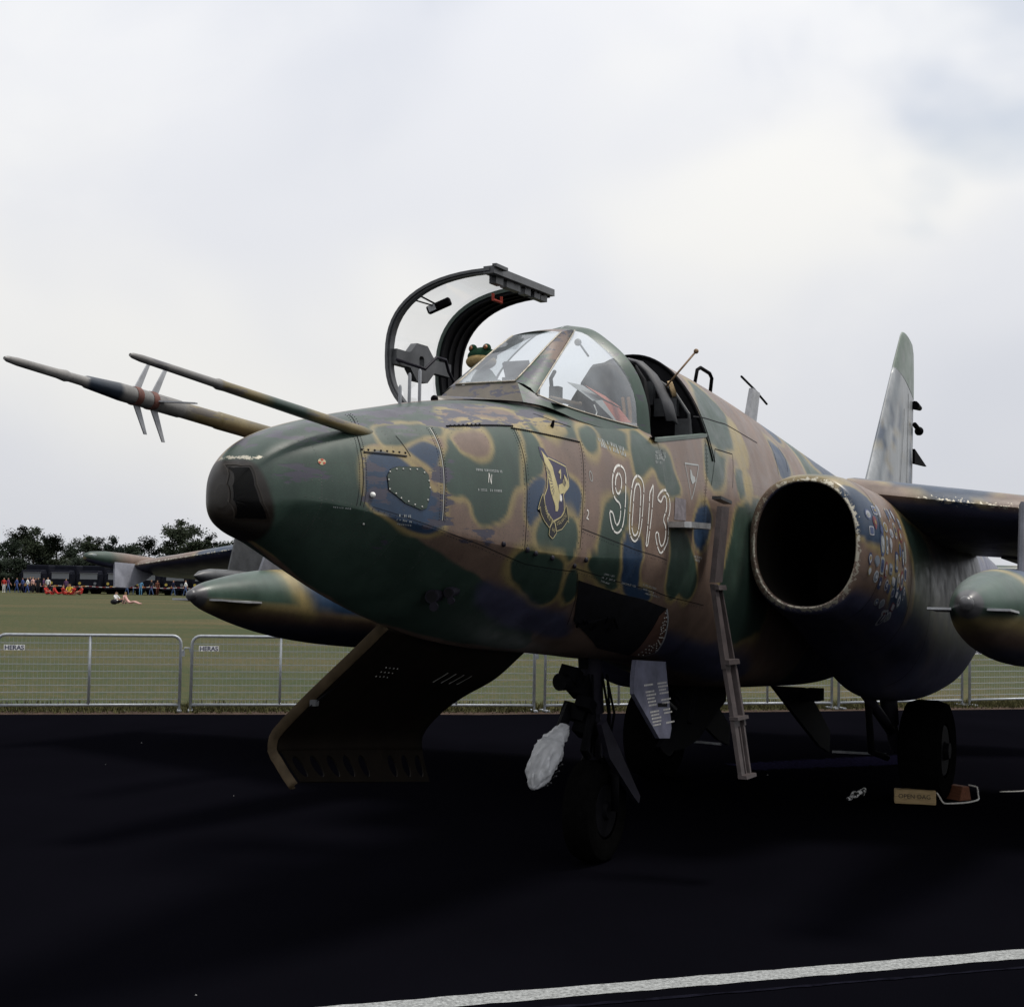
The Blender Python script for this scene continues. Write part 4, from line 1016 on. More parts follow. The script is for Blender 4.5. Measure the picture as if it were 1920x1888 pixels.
# ---- wings
def airfoil(n=14):
    xs_ = [0.5 * (1 - math.cos(math.pi * i / n)) for i in range(n + 1)]
    th = lambda x: 5 * .11 * (.2969 * math.sqrt(x) - .126 * x - .3516 * x * x + .2843 * x ** 3 - .1015 * x ** 4)
    return [(x, th(x)) for x in xs_[::-1]] + [(x, -th(x) * .85) for x in xs_[1:-1]]
AF = airfoil()
def wing_sec(p):
    u = (p - 1.3) / 5.75
    le = 5.68 + (p - 1.3) * .26; ch = 3.60 - 2.0 * u; z = 2.465 - .100 * (p - 1.3); tw = -.098 + .02 * u
    return le, ch, z, tw
def wing_pt(p, x, t): 
    le, ch, z, tw = wing_sec(p); return (le + x * ch, p, z + t * ch + tw * x * ch)
for sgn in (1, -1):
    mb = MB(); rings = []
    for p in np.linspace(1.05, 7.0, 70):
        rings.append([AP(wing_pt(p, x, t)[0], sgn * p, wing_pt(p, x, t)[2]) for x, t in AF])
    mb.loft(rings, True, (True, True))
    def wbare_glint(q, n):
        le = 5.68 + (np.abs(q[:, 1]) - 1.3) * .26
        return np.clip(1 - (q[:, 0] - le) / .03, 0, 1) * .60 * sstep(1.35, 1.7, np.abs(q[:, 1]))  # leading edge: bare metal plus a highlight line painted in
    w = painted(mb, 'wing', jet, 2.6, .8, bare=wbare_glint, angle=70)
    mb = MB()
    for p0, p1 in ((1.75, 4.3), (4.36, 6.6)):
        A = [wing_pt(p, .76, -.024) for p in (p0, p1)]; B = [wing_pt(p, 1.03, -.004) for p in (p0, p1)]
        mb.plate([AP(A[0][0], sgn * p0, A[0][2] - .012), AP(A[1][0], sgn * p1, A[1][2] - .012), AP(B[1][0], sgn * p1, B[1][2] - .02), AP(B[0][0], sgn * p0, B[0][2] - .02)], (0, 0, 1), .02)
    mb.build('flap', M['dark_grey'], w)
    # tip pod with split airbrake
    mb = MB(); rings = []
    for a, r in ((6.50, .02), (6.52, .045), (6.60, .072), (6.80, .098), (7.1, .108), (7.8, .105), (8.5, .095), (9.0, .075), (9.4, .05), (9.6, .02)):
        zc_ = 1.975 - .075 * (a - 6.5)
        rings.append([AP(a, sgn * (7.06 + r * .85 * math.sin(f)), zc_ + r * math.cos(f) * .86) for f in np.linspace(0, 2 * math.pi, 28, endpoint=False)])
    mb.loft(rings, True, (True, True))
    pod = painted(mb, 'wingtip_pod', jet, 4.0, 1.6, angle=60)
    if sgn == -1:
        mb = MB(); mb.plate([AP(6.858, -6.98, 1.925), AP(6.869, -6.98, 1.666), AP(7.083, -6.98, 1.656), AP(7.316, -6.97, 1.727), AP(7.475, -6.96, 1.821), AP(7.5, -6.96, 1.90)], (0.1, 1, .1), .022)
        mb.build('airbrake', mat('pale airbrake panel', (.30, .31, .36), .55, 0, .4, .25, 8), pod)
        mb = MB(); mb.plate([AP(7.6, -6.95, 2.00), AP(8.3, -6.95, 2.07), AP(8.35, -7.08, 2.06), AP(7.65, -7.08, 1.99)], (.1, 0, 1), .015); mb.build('airbrake', M['pale_metal'], pod)
    mb = MB(); mb.ball(AP(6.60, sgn * 7.02, 1.985), .035, 8, (1.2, .6, .7)); mb.build('landing_light', M['glass'], pod, smooth=True)

# ---- pylons and stores under the wings
def pylon(p, a0, a1, zt, zb, w, m, name='pylon'):
    mb = MB(); rings = []
    for x, ww in ((0, .15), (.06, .7), (.2, 1), (.75, 1), (1, .1)):
        a = a0 + (a1 - a0) * x; dz = -.06 * (a - a0)
        fw = .10 * (1 - x)
        rings.append([AP(a + fw, p - w * ww, zt + dz), AP(a + fw, p + w * ww, zt + dz), AP(a + .16 * (1 - x) * 0 + .0, p + w * ww, zb + dz), AP(a, p - w * ww, zb + dz)])
    mb.loft(rings, True, (True, True)); return mb.build(name, m, jet, smooth=True, angle=30)
M['pylon'] = mat('pale grey pylon', (.13, .135, .16), .5, 0, .4, .3, 8)
TZ = 1.655
def tank_paint(q, n):
    a = q[:, 0] - 2.70; up = (q[:, 2] - (TZ - .055 * a)) / .29
    w = vnoise(q, 2.2, 1.0) * .12
    col = np.tile(C_BROWN * .8, (len(q), 1))
    blob(col, (up + .05 + w) * .15, C_GREEN * 1.3, .03)
    kb = sstep(1.02, 1.10, a + w)[:, None] * sstep(-.25, -.15, up + w)[:, None]; col = col * (1 - kb) + C_BLUE * 1.15 * kb
    kt = (np.exp(-((a - 1.0 + .12 * up + w * .5) / .085) ** 2) * sstep(-.55, -.3, up))[:, None]; col = col * (1 - kt) + C_TAN * kt
    kb = sstep(2.6, 2.7, a + w)[:, None]; col = col * (1 - kb) + C_GREEN * kb
    kn = sstep(.12, .09, a)[:, None]; col = col * (1 - kn) + np.array((.06, .06, .065)) * kn
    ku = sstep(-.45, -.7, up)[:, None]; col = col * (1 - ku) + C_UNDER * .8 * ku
    return col
def drop_tank(p, z0, green_front=True):
    mb = MB(); rings = []
    prof_ = [(0, .004), (.02, .032), (.06, .056), (.15, .092), (.3, .130), (.5, .174), (.8, .224), (1.1, .257), (1.6, .286), (2.1, .295), (3.0, .29), (3.6, .262), (4.2, .20), (4.7, .11), (5.0, .03)]
    for x in np.concatenate([np.linspace(0, .3, 14), np.linspace(.35, 5.0, 70)]):
        r = float(pchip([q[0] for q in prof_], [q[1] for q in prof_], x)); zc_ = z0 - .055 * x
        rings.append([AP(2.70 + x, p + r * math.sin(f), zc_ + r * math.cos(f)) for f in np.linspace(0, 2 * math.pi, 44, endpoint=False)])
    mb.loft(rings, True, (True, True))
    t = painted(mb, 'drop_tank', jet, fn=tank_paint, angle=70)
    mb = MB(); mb.ball(AP(2.725, p, z0 - .001), .040, 10, (1.0, 1, 1)); mb.build('nose_cap', mat('polished nose cap', (.07, .07, .075), .35, .2, .5, .3, 20), t, smooth=True)
    for s_ in (1, -1):
        mb = MB(); mb.plate([AP(2.80, p + s_ * .09, z0 - .03), AP(2.78, p + s_ * .21, z0 - .03), AP(3.05, p + s_ * .215, z0 - .045), AP(3.35, p + s_ * .17, z0 - .05)], (0.05, 0, 1), .012)
        mb.build('strake', M['pale_metal'], t)
    return t
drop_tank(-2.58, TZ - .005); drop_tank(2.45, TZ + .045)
pylon(-2.58, 6.05, 8.6, 2.30, 1.70, .065, M['pylon']); pylon(-2.58, 3.42, 6.3, 1.93, 1.74, .06, M['pylon'], 'pylon_nose'); pylon(2.45, 4.60, 7.6, 2.34, 1.86, .065, M['pylon'])
for p, s_ in ((-3.9, 1), (3.9, -1)):
    pylon(p, 4.80, 8.1, 2.12, 1.80, .05, M['dark_grey'])
    mb = MB(); rings = []
    for x, r in ((0, .006), (.03, .02), (.08, .045), (.2, .064), (1.0, .068), (2.2, .068), (2.5, .04)):
        rings.append([AP(4.37 + x, p + r * math.sin(f), 1.785 - .02 * x + r * math.cos(f)) for f in np.linspace(0, 2 * math.pi, 20, endpoint=False)])
    mb.loft(rings, True, (True, True)); mb.build('weapon_rail', M['dark_grey'], jet, smooth=True, angle=60)
mb = MB(); mb.box(AP(4.75, -2.58, 1.865), (.14, .09, .05)); mb.build('tank_clamp', M['black_metal'], jet)

# ---- fin and tailplane
def surf_loft(secs, name, n_, **kw):
    mb = MB(); rings = []
    for le, te, pos, th, ax in secs:
        ring = []
        for x, t in AF:
            a = le[0] + (te[0] - le[0]) * x; h = le[1] + (te[1] - le[1]) * x; w = t * th * (te[0] - le[0])
            ring.append(AP(a, w, h) if ax == 'z' else AP(a, pos, h + w))
        rings.append(ring)
    mb.loft(rings, True, (True, True)); return painted(mb, name, jet, angle=60, **kw)
def lerp2(A, B, t): return (A[0] + (B[0] - A[0]) * t, A[1] + (B[1] - A[1]) * t)
FL = [(9.9, 2.35), (10.69, 2.88), (11.99, 4.35), (12.40, 4.79)]; FT = [(13.10, 2.35), (13.05, 3.0), (13.13, 4.35), (13.12, 4.68)]
secs = []
for t in np.linspace(0, 2, 34):
    i = min(1, int(t)); u = t - i; secs.append((lerp2(FL[i], FL[i+1], u), lerp2(FT[i], FT[i+1], u), 0, .75, 'z'))
C_FADE = np.array((.25, .265, .28))
def fin_paint(q, n):
    col = np.tile(C_FADE, (len(q), 1)); nn = vnoise(q * np.array((2.5, 1, .8)), 1.6, 4.0)
    u = (q[:, 0] - np.interp(q[:, 2], [2.88, 4.8], [10.69, 12.4]))
    k = sstep(.10, .14, u)[:, None] * sstep(.34, .26, u)[:, None] * .8; col = col * (1 - k) + np.array((.12, .14, .16)) * k
    k = sstep(.12, .3, nn)[:, None] * sstep(4.2, 3.6, q[:, 2])[:, None] * .8; col = col * (1 - k) + C_BLUE * 1.1 * k
    k = sstep(.05, .12, nn - .05)[:, None] * sstep(.3, .16, nn)[:, None] * sstep(4.2, 3.6, q[:, 2])[:, None] * .5; col = col * (1 - k) + C_TAN * k
    return col
fin = surf_loft(secs, 'fin', 0, fn=fin_paint)
secs = []
tipL = [(11.985, 4.345), (12.20, 4.58), (12.40, 4.79), (12.47, 4.835), (12.53, 4.84)]; tipT = [(13.135, 4.10), (13.14, 4.40), (13.13, 4.66), (13.05, 4.77), (12.75, 4.835)]
for t in np.linspace(0, 4, 24):
    i = min(3, int(t)); u = t - i; secs.append((lerp2(tipL[i], tipL[i+1], u), lerp2(tipT[i], tipT[i+1], u), 0, .82, 'z'))
o = surf_loft(secs, 'fin_tip', 0, fn=lambda q, n: np.tile(np.array((.115, .150, .125)), (len(q), 1))); o.parent = fin
mb = MB()
mb.tube([AP(13.0, .04, 4.02), AP(13.25, .05, 4.01)], [.055, .03], 10); mb.build('tail_sensor', M['black_metal'], fin)
mb = MB(); mb.tube([AP(12.95, .05, 3.78), AP(13.12, .06, 3.74)], [.03, .03], 10); mb.ball(AP(13.16, .06, 3.72), .055, 8); mb.build('tail_sensor', M['black_metal'], fin)
mb = MB(); mb.plate([AP(12.9, .05, 3.48), AP(12.9, .05, 3.30), AP(13.35, .10, 3.30)], (0, 1, 0), .03); mb.build('tail_antenna', M['black_metal'], fin)
def fin_half(a, z):
    le = float(np.interp(z, [2.88, 4.35], [10.69, 11.99])); te = float(np.interp(z, [3.0, 4.35], [13.05, 13.13])); x = (a - le) / (te - le)
    return 5 * .11 * (.2969 * math.sqrt(x) - .126 * x - .3516 * x * x + .2843 * x ** 3 - .1015 * x ** 4) * .75 * (te - le)
for nm_, a_ in (('rudder_gap', 12.50), ('panel_seam', 11.95)):
    zs_ = np.linspace(2.85, 4.12 if nm_ == 'rudder_gap' else 3.9, 20); mb = MB()
    mb.grid([[AP(a_ + (z - 2.85) * (.12 if nm_ == 'rudder_gap' else .35) + d, fin_half(a_ + (z - 2.85) * .12 + d, z) * (1 if nm_ == 'rudder_gap' else 1.02) + .004, z) for z in zs_] for d in (-.008, .008)])
    mb.build(nm_, M['seam'], fin, fix=False)
for sgn in (1, -1):
    secs = [((11.3 + 1.05 * u, 2.03), (13.1 + .15 * u, 1.96), sgn * (.3 + 2.1 * u), .75, 'p') for u in np.linspace(0, 1, 12)]
    surf_loft(secs, 'tailplane', 0, seed=3.3)

# ---- spine fittings
mb = MB(); mb.tube([AP(5.02, .12, 3.23), AP(5.05, .13, 3.35), AP(5.12, .13, 3.375), AP(5.32, .13, 3.36), AP(5.37, .13, 3.33), AP(5.36, .12, 3.20)], .014, 8)
mb.build('spine_handle', M['black_metal'], jet, smooth=True)
mb = MB(); mb.plate([AP(6.12, .15, 3.08), AP(6.34, .15, 3.06), AP(6.38, .17, 3.34), AP(6.20, .17, 3.36)], (0, 1, 0), .035); bl = mb.build('blade_antenna', M['pale_metal'], jet)
mb = MB(); mb.tube([AP(5.95, .17, 3.42), AP(6.28, .17, 3.36), AP(6.62, .17, 3.28)], .009, 8); mb.build('antenna_bar', M['black_metal'], bl)
# ---- hanging access door under the nose (inner face towards the camera, lightening holes along its lower flange)
hang = empty('hanging_door'); hang.parent = jet
PF = [(.005, 1.526), (-.19, 1.355), (-.392, 1.182), (-.518, 1.069), (-.595, .995), (-.635, .945), (-.640, .905), (-.61, .865), (-.558, .80), (-.508, .746)]
PR = [(0, 1.369), (-.20, 1.20), (-.40, 1.09), (-.52, 1.01), (-.61, .93), (-.66, .87), (-.68, .82), (-.675, .76), (-.65, .66), (-.62, .575)]
def prof_at(t, n=40, drop=0):
    A, B = np.array(PF), np.array(PR); q = A * (1 - t) + B * t
    s = np.concatenate([[0], np.cumsum(np.linalg.norm(np.diff(q, axis=0), axis=1))]); u = np.linspace(0, s[-1] * (1 - drop), n)
    return np.stack([pchip(s, q[:, 0], u), pchip(s, q[:, 1], u)], 1)
mb = MB(); g = []
for t in np.linspace(0, 1, 20):
    q = prof_at(t, 36, .17); a = 1.05 + 1.51 * t; g.append([AP(a, *k) for k in q])
mb.grid(g)
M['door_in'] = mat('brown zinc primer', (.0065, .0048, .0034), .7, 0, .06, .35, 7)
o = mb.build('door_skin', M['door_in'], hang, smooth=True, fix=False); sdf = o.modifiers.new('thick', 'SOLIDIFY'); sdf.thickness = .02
# flange along the front edge
mb = MB(); q = prof_at(0, 50); g = []
for k in range(50):
    d = q[min(k + 1, 49)] - q[max(k - 1, 0)]; d /= np.linalg.norm(d); n = np.array((d[1], -d[0])) * -1
    g.append([AP(1.035, *(q[k] + n * 0.0)), AP(1.035, *(q[k] - n * .055)), AP(1.075, *(q[k] - n * .055))])
mb.grid(g); o = mb.build('door_flange', mat('worn ochre flange', (.055, .040, .024), .6, 0, .1, .35, 12), hang, smooth=True, angle=30, fix=False)
sdf = o.modifiers.new('thick', 'SOLIDIFY'); sdf.thickness = .006
# lower stiffener panel with oval holes
def lower_pt(t, v):
    q = prof_at(t, 60); return AP(1.05 + 1.51 * t, *(q[int(49 + v * 10)] * 1.0))
mb = MB(); tt = np.linspace(0.01, .99, 10)
for k in range(9):
    t0, t1 = tt[k], tt[k + 1]; c = (t0 + t1) / 2; n = 24
    outer, inner_ = [], []
    for j in range(n):
        f = 2 * math.pi * j / n; x, y = math.cos(f), math.sin(f); m_ = max(abs(x), abs(y))
        outer.append((c + (t1 - t0) / 2 * x / m_, .5 + .5 * y / m_)); inner_.append((c + (t1 - t0) * .27 * x, .5 + .34 * y))
    def fp(t, v):
        q = prof_at(t, 60); i = 49 + max(0, min(1, v)) * 10; lo = int(min(58, math.floor(i))); w = i - lo
        pt = q[lo] * (1 - w) + q[lo + 1] * w; return AP(1.05 + 1.51 * t, *pt)
    hole = k not in (5,)
    O_ = [fp(*u) for u in outer]; I_ = [fp(*u) for u in inner_]
    if hole: mb.add(O_ + I_, [(j, (j + 1) % n, n + (j + 1) % n, n + j) for j in range(n)])
    else: mb.add(O_, [tuple(range(n))])
o = mb.build('lightened_flange', M['door_in'], hang, fix=False); sdf = o.modifiers.new('thick', 'SOLIDIFY'); sdf.thickness = .008
mb = MB()
for i in range(4):
    for j in range(3):
        q = prof_at(.20 + i * .025, 60)[15 + j * 2]; mb.ball(AP(1.05 + 1.51 * (.20 + i * .025), q[0] + .012, q[1] + .012), .006, 4)
o = mb.build('vent_hole', M['screw'], hang); tag(o, kind='stuff')
for i in range(4):
    mb = MB(); t = .62 + i * .062; q = prof_at(t, 60)
    mb.tube([AP(1.05 + 1.51 * t, q[14][0] + .012, q[14][1] + .012), AP(1.02 + 1.51 * t, q[19][0] + .012, q[19][1] + .012)], .0055, 5); mb.build('louvre', M['screw'], hang)
mb = MB(); mb.tube([AP(1.3, -.12, 1.44), AP(1.05, -.35, 1.20), AP(1.0, -.42, 1.13)], .004, 5); mb.build('stay_cable', M['black_metal'], hang)
mb = MB(); mb.box(AP(1.02, -.405, 1.15), (.03, .035, .03)); mb.build('latch', M['dark_grey'], hang)

# ---- gun muzzles / sensor horns under the nose
def on_body(a, f, off=0.0):
    q = skin_pt(a, f) + skin_nrm(a, f) * off; return AP(*q)
for (ma, mf), k_ in zip(DEC['MUZZLE'], (1.0, .8)):
    c = on_body(ma, mf, .03); fwd = Vector((-1, -.25, -.1)).normalized()
    mb = MB(); mb.tube([c + fwd * .0, c - fwd * .10], [.030 * k_, .034 * k_], 16); mb.tube([c + fwd * .012, c], .034 * k_, 16)
    mb.tube([c + fwd * .014 + Vector((0, -.012, -.048 * k_)), c + Vector((0, -.012, -.048 * k_))], .022 * k_, 12)
    o = mb.build('muzzle_fitting', M['gear_grey'], jet, smooth=True, angle=40)
    mb = MB(); mb.tube([c + fwd * .0135, c + fwd * .0125], .026 * k_, 16); mb.build('bore', M['seam'], o)

# ---- open gun bay: dark recessed panel, riveted plate and gun barrel fairing
def conform(name, poly2d, off, m, parent, fine=.03, nfn=None):
    """flat outline in (station, girth) laid on the fuselage skin"""
    bm = bmesh.new(); vs_ = [bm.verts.new((a, f * RG, 0)) for a, f in poly2d]
    bm.faces.new(vs_); bmesh.ops.triangulate(bm, faces=bm.faces[:])
    for _ in range(7):
        long = [e for e in bm.edges if e.calc_length() > fine]
        if not long: break
        bmesh.ops.subdivide_edges(bm, edges=long, cuts=1); bmesh.ops.triangulate(bm, faces=[f for f in bm.faces if len(f.verts) > 3])
    P = np.array([v.co[:2] for v in bm.verts]); a, f = P[:, 0], P[:, 1] / RG
    q = skin_pt(a, f) + skin_nrm(a, f) * off
    for v, k in zip(bm.verts, q): v.co = AP(*k)
    me = bpy.data.meshes.new(name); bm.to_mesh(me); bm.free()
    me.materials.append(m); me.polygons.foreach_set('use_smooth', [True] * len(me.polygons))
    return link(bpy.data.objects.new(name, me), parent)
def ribbon(mb, pts, w, off, closed=False, step=.012):
    """strip of width w along a polyline in (station, phi)"""
    P = np.array(pts, float); P[:, 1] *= RG
    s = np.concatenate([[0], np.cumsum(np.linalg.norm(np.diff(P, axis=0), axis=1))])
    n = max(2, int(s[-1] / step)); u = np.linspace(0, s[-1], n)
    X = np.stack([np.interp(u, s, P[:, 0]), np.interp(u, s, P[:, 1])], 1)
    T = np.gradient(X, axis=0); T /= np.linalg.norm(T, axis=1, keepdims=True) + 1e-9; Nn = np.stack([-T[:, 1], T[:, 0]], 1)
    rows = []
    for sg in (1, -1):
        Y = X + Nn * w / 2 * sg; a, f = Y[:, 0], Y[:, 1] / RG
        q = skin_pt(a, f) + skin_nrm(a, f) * off; rows.append([AP(*k) for k in q])
    mb.grid(rows); return X, s[-1]
def rib(name, pts, w, off, m, parent):
    mb = MB(); ribbon(mb, pts, w, off); return mb.build(name, m, parent, smooth=True, fix=False)
bay = conform('gun_bay', DEC['GUNBAY'], .003, M['interior'], jet, .05)
plate_ = conform('riveted_plate', DEC['WELLPLATE'], .006, mat('brown bay plate', (.12, .062, .045), .55, 0, .4, .3, 9), bay, .05)
rib('plate_edge', DEC['WELLPLATE'][:5], .012, .009, M['pale_metal'], bay)
mb = MB()
W_ = np.array(DEC['WELLPLATE']); cc = W_.mean(0)
for i in range(5):
    for k in range(4):
        t = .86 - k * .16; q = (W_[i] * (1 - (i % 2) * 0 ) ) * t + cc * (1 - t); mb.ball(on_body(q[0], q[1], .006), .006, 4)
        q2 = ((W_[i] + W_[(i + 1) % 8]) / 2) * t + cc * (1 - t); mb.ball(on_body(q2[0], q2[1], .006), .006, 4)
tag(mb.build('rivet', M['screw'], bay), kind='stuff')
mb = MB(); c = on_body(2.30, 2.12, -.06); mb.tube([c + Vector((-.1, 0, 0)), c + Vector((.10, 0, -.02))], .05, 18); mb.tube([c + Vector((.10, 0, -.02)), c + Vector((.115, 0, -.02))], .058, 18)
mb.build('gun_barrel', M['black_metal'], bay, smooth=True, angle=40)
mb = MB()
for k in range(7):
    a0 = random.uniform(2.45, 2.95); f0 = random.uniform(2.2, 2.4); mb.tube([on_body(a0, f0, .015), on_body(a0 + random.uniform(-.2, .25), f0 + random.uniform(.05, .15), .02)], .008, 5)
tag(mb.build('bay_pipe', M['black_metal'], bay), kind='stuff')

# ---- nose landing gear
ng = empty('nose_gear'); ng.parent = jet
GA, GP = 3.62, -.02
mb = MB(); mb.tube([AP(GA - .12, GP, 1.45), AP(GA - .04, GP, .95)], .075, 16); mb.tube([AP(GA - .04, GP, .95), AP(GA, GP, .62)], .05, 16); mb.build('oleo_strut', M['gear_grey'], ng, smooth=True, angle=40)
def wheel(parent, a, p, r, w, name='wheel'):
    mb = MB(); prof_ = [(r * .55, -w * .42), (r * .80, -w * .50), (r * .94, -w * .44), (r, -w * .22), (r, w * .22), (r * .94, w * .44), (r * .80, w * .50), (r * .55, w * .42)]
    rings = []
    for j in range(48):
        f = 2 * math.pi * j / 48; rings.append([AP(a + rr * math.cos(f), p + ww, r + rr * math.sin(f)) for rr, ww in prof_])
    rings.append(rings[0]); mb.loft(rings, False); wh = mb.build(name, M['rubber'], parent, smooth=True, angle=50)
    mb = MB()
    for s_ in (1, -1):
        mb.tube([AP(a, p + s_ * w * .30, r), AP(a, p + s_ * w * .40, r)], [r * .56, r * .50], 28); mb.tube([AP(a, p + s_ * w * .38, r), AP(a, p + s_ * w * .52, r)], [r * .2, r * .16], 16)
    mb.build('rim', M['black_metal'], parent, smooth=True, angle=40); return wh
wheel(ng, GA + .02, GP, .33, .20, 'nose_wheel')
mb = MB()
for s_ in (1, -1):
    mb.tube([AP(GA, GP + s_ * .05, .66), AP(GA + .04, GP + s_ * .13, .55), AP(GA + .02, GP + s_ * .14, .33)], .028, 8)
mb.build('fork', M['black_metal'], ng, smooth=True)
mb = MB(); mb.plate([AP(3.34, .13, .90), AP(3.42, .13, .92), AP(3.60, .13, .76), AP(4.00, .13, .385), AP(3.98, .13, .34), AP(3.90, .13, .385), AP(3.48, .13, .68)], (0, 1, 0), .035)
mb.build('mudguard_stay', M['gear_grey'], ng)
mb = MB(); mb.plate([AP(3.49, .30, 1.30), AP(4.00, .30, 1.27), AP(4.12, .30, .83), AP(4.09, .30, .765), AP(3.90, .30, .78), AP(3.46, .30, 1.09), AP(3.46, .30, 1.2)], (0.05, 1, 0), .03)
gd = mb.build('gear_door', mat('pale blue gear door', (.13, .135, .19), .55, 0, .4, .35, 7), ng)
mb = MB()
for r_ in range(13):
    for c_ in range(2):
        if random.random() < .2: continue
        a = 3.62 + c_ * .23 + r_ * .014; z = 1.13 - r_ * .022
        if z < .86 and c_ == 0: continue
        x = a
        while x < a + .12 + random.random() * .05:
            w_ = random.uniform(.008, .022); mb.add([AP(x, .317, z), AP(x + w_, .317, z), AP(x + w_, .317, z + .011), AP(x, .317, z + .011)], [(0, 1, 2, 3)]); x += w_ + .006
tag(mb.build('stencil_line', M['white_paint'], gd, fix=False), kind='stuff')
mb = MB(); mb.add([AP(3.86, .317, .985), AP(4.03, .317, .975), AP(4.03, .317, 1.0), AP(3.86, .317, 1.01)], [(0, 1, 2, 3)]); mb.build('dark_stencil', M['seam'], gd, fix=False)
mb = MB()
for (a, p, z, d) in ((3.30, -.05, 1.20, (.10, .12, .09)), (3.38, -.02, 1.12, (.16, .10, .12)), (3.34, .04, 1.02, (.12, .10, .07)), (3.40, -.06, .96, (.08, .16, .10)), (3.44, 0, .86, (.16, .12, .10))):
    mb.box(AP(a, p, z), d, Euler((.2, .4, .1)).to_matrix())
mb.tube([AP(3.28, -.06, 1.16), AP(3.20, -.08, 1.16)], .055, 14); mb.tube([AP(3.32, .03, 1.24), AP(3.32, .03, 1.33)], .03, 10); mb.tube([AP(3.40, -.1, 1.0), AP(3.22, -.1, .80)], .035, 10); mb.tube([AP(3.40, .05, .95), AP(3.28, .06, .74), AP(3.36, .05, .70)], .028, 8)
mb.build('steering_unit', M['black_metal'], ng)
mb = MB()
for k in range(6):
    a0 = random.uniform(3.36, 3.6); p0 = random.uniform(-.1, .12); mb.tube([AP(a0, p0, 1.2), AP(a0 + random.uniform(-.05, .1), p0 + .03, .95), AP(a0 + .05, p0, .6 + .2 * random.random())], .008, 6)
tag(mb.build('brake_hose', M['black_metal'], ng, smooth=True), kind='stuff')

# ---- main landing gear
for sgn in (1, -1):
    g_ = empty('main_gear'); g_.parent = jet
    MA, MP = 7.80, sgn * 1.24
    wheel(g_, MA, MP, .42, .36, 'main_wheel')
    mb = MB(); mb.tube([AP(MA - .15, MP - sgn * .32, 1.25), AP(MA - .08, MP - sgn * .30, .62)], .075, 14); mb.tube([AP(MA - .08, MP - sgn * .30, .64), AP(MA, MP - sgn * .26, .42)], .055, 12); mb.tube([AP(MA, MP - sgn * .28, .42), AP(MA, MP, .42)], .05, 12)
    mb.build('oleo_strut', M['gear_grey'], g_, smooth=True, angle=40)
    mb = MB(); mb.tube([AP(MA - 1.2, MP - sgn * .28, 1.0), AP(MA - .12, MP - sgn * .29, .58)], .045, 10); mb.build('drag_strut', M['gear_grey'], g_, smooth=True)
    mb = MB(); mb.tube([AP(MA - .9, MP - sgn * .30, .98), AP(MA - .75, MP - sgn * .30, .45), AP(MA - .2, MP - sgn * .30, .35)], .03, 8); mb.build('retraction_link', M['black_metal'], g_, smooth=True)
    mb = MB(); mb.plate([AP(5.9, sgn * .45, 1.02), AP(6.66, sgn * .45, .69), AP(7.23, sgn * .45, .45), AP(7.54, sgn * .45, .37), AP(7.57, sgn * .45, .54), AP(7.22, sgn * .45, .745), AP(6.81, sgn * .45, .96)], (0, 1, .1), .03); mb.build('gear_door', M['black_metal'], g_)
    mb = MB(); mb.tube([AP(7.5, sgn * .5, .38), AP(7.75, sgn * .9, .36)], .012, 6); mb.build('brake_line', M['pale_metal'], g_)
mb = MB(); mb.plate([AP(5.28, 0, 1.06), AP(5.12, 0, .873), AP(4.895, 0, .747), AP(4.68, 0, .637), AP(4.75, 0, .59), AP(5.16, 0, .582), AP(5.456, 0, .62), AP(5.9, 0, .80), AP(6.1, 0, .875), AP(6.1, 0, 1.05)], (0, 1, 0), .04); mb.build('belly_door', M['black_metal'], jet)
mb = MB(); mb.tube([AP(5.2, .1, 1.02), AP(5.05, .1, .78)], .02, 6); mb.build('belly_fitting', M['black_metal'], jet)
mb = MB(); mb.box(AP(6.9, .5, .90), (.2, .12, .1)); mb.build('belly_fitting', M['black_metal'], jet)

# ---- boarding ladder folded out of the port side, and the kick-in step
lad = empty('boarding_ladder'); lad.parent = jet
LC = [((3.842, .735, 2.275), .070), ((3.687, .745, 1.792), .070), ((3.674, .84, 1.278), .100), ((3.609, .92, .952), .100), ((3.529, 1.0, .62), .092)]
def lpt(t, side):
    i = min(3, int(t)); u = t - i; (A, wa), (B, wb) = LC[i], LC[i + 1]
    return AP(A[0] + (B[0] - A[0]) * u + side * (wa + (wb - wa) * u), A[1] + (B[1] - A[1]) * u, A[2] + (B[2] - A[2]) * u)
def bar(t0, t1, side0, side1, d, name, m=None, n=6):
    mb = MB(); R = []
    for t in np.linspace(t0, t1, n):
        l, r = lpt(t, side0), lpt(t, side1); dd = Vector((0, -d, 0)); R.append([l, r, r + dd, l + dd])
    mb.loft(R, True, (True, True)); return mb.build(name, m or M['ladder'], lad)
bar(0, 1, -1, 1, .035, 'upper_channel'); bar(1.02, 2.05, -1, -.1, .03, 'side_rail'); bar(1.05, 2.0, .8, 1, .03, 'side_rail')
bar(2.0, 3.1, -.85, -.05, .025, 'side_rail'); bar(1.95, 3.1, .65, 1, .035, 'side_rail'); bar(3.0, 4.0, -.95, -.3, .025, 'side_rail'); bar(3.0, 4.0, .6, .9, .03, 'side_rail'); bar(3.0, 3.95, .12, .3, .02, 'side_rail')
for t in (1.06, 1.95, 2.95, 3.97): bar(t - .03, t + .03, -1, 1.08, .055, 'rung', M['ladder'], 2)
mb = MB(); mb.plate([AP(3.86, .70, 2.345), AP(4.08, .70, 2.325), AP(4.085, .70, 2.305), AP(3.86, .70, 2.325)], (0, 1, 0), .06); mb.build('hinge_bracket', M['dark_grey'], lad)
rec = conform('step_recess', DEC['RECESS'], .003, mat('scuffed grey well', (.13, .115, .125), .6, 0, .3, .5, 18), jet)
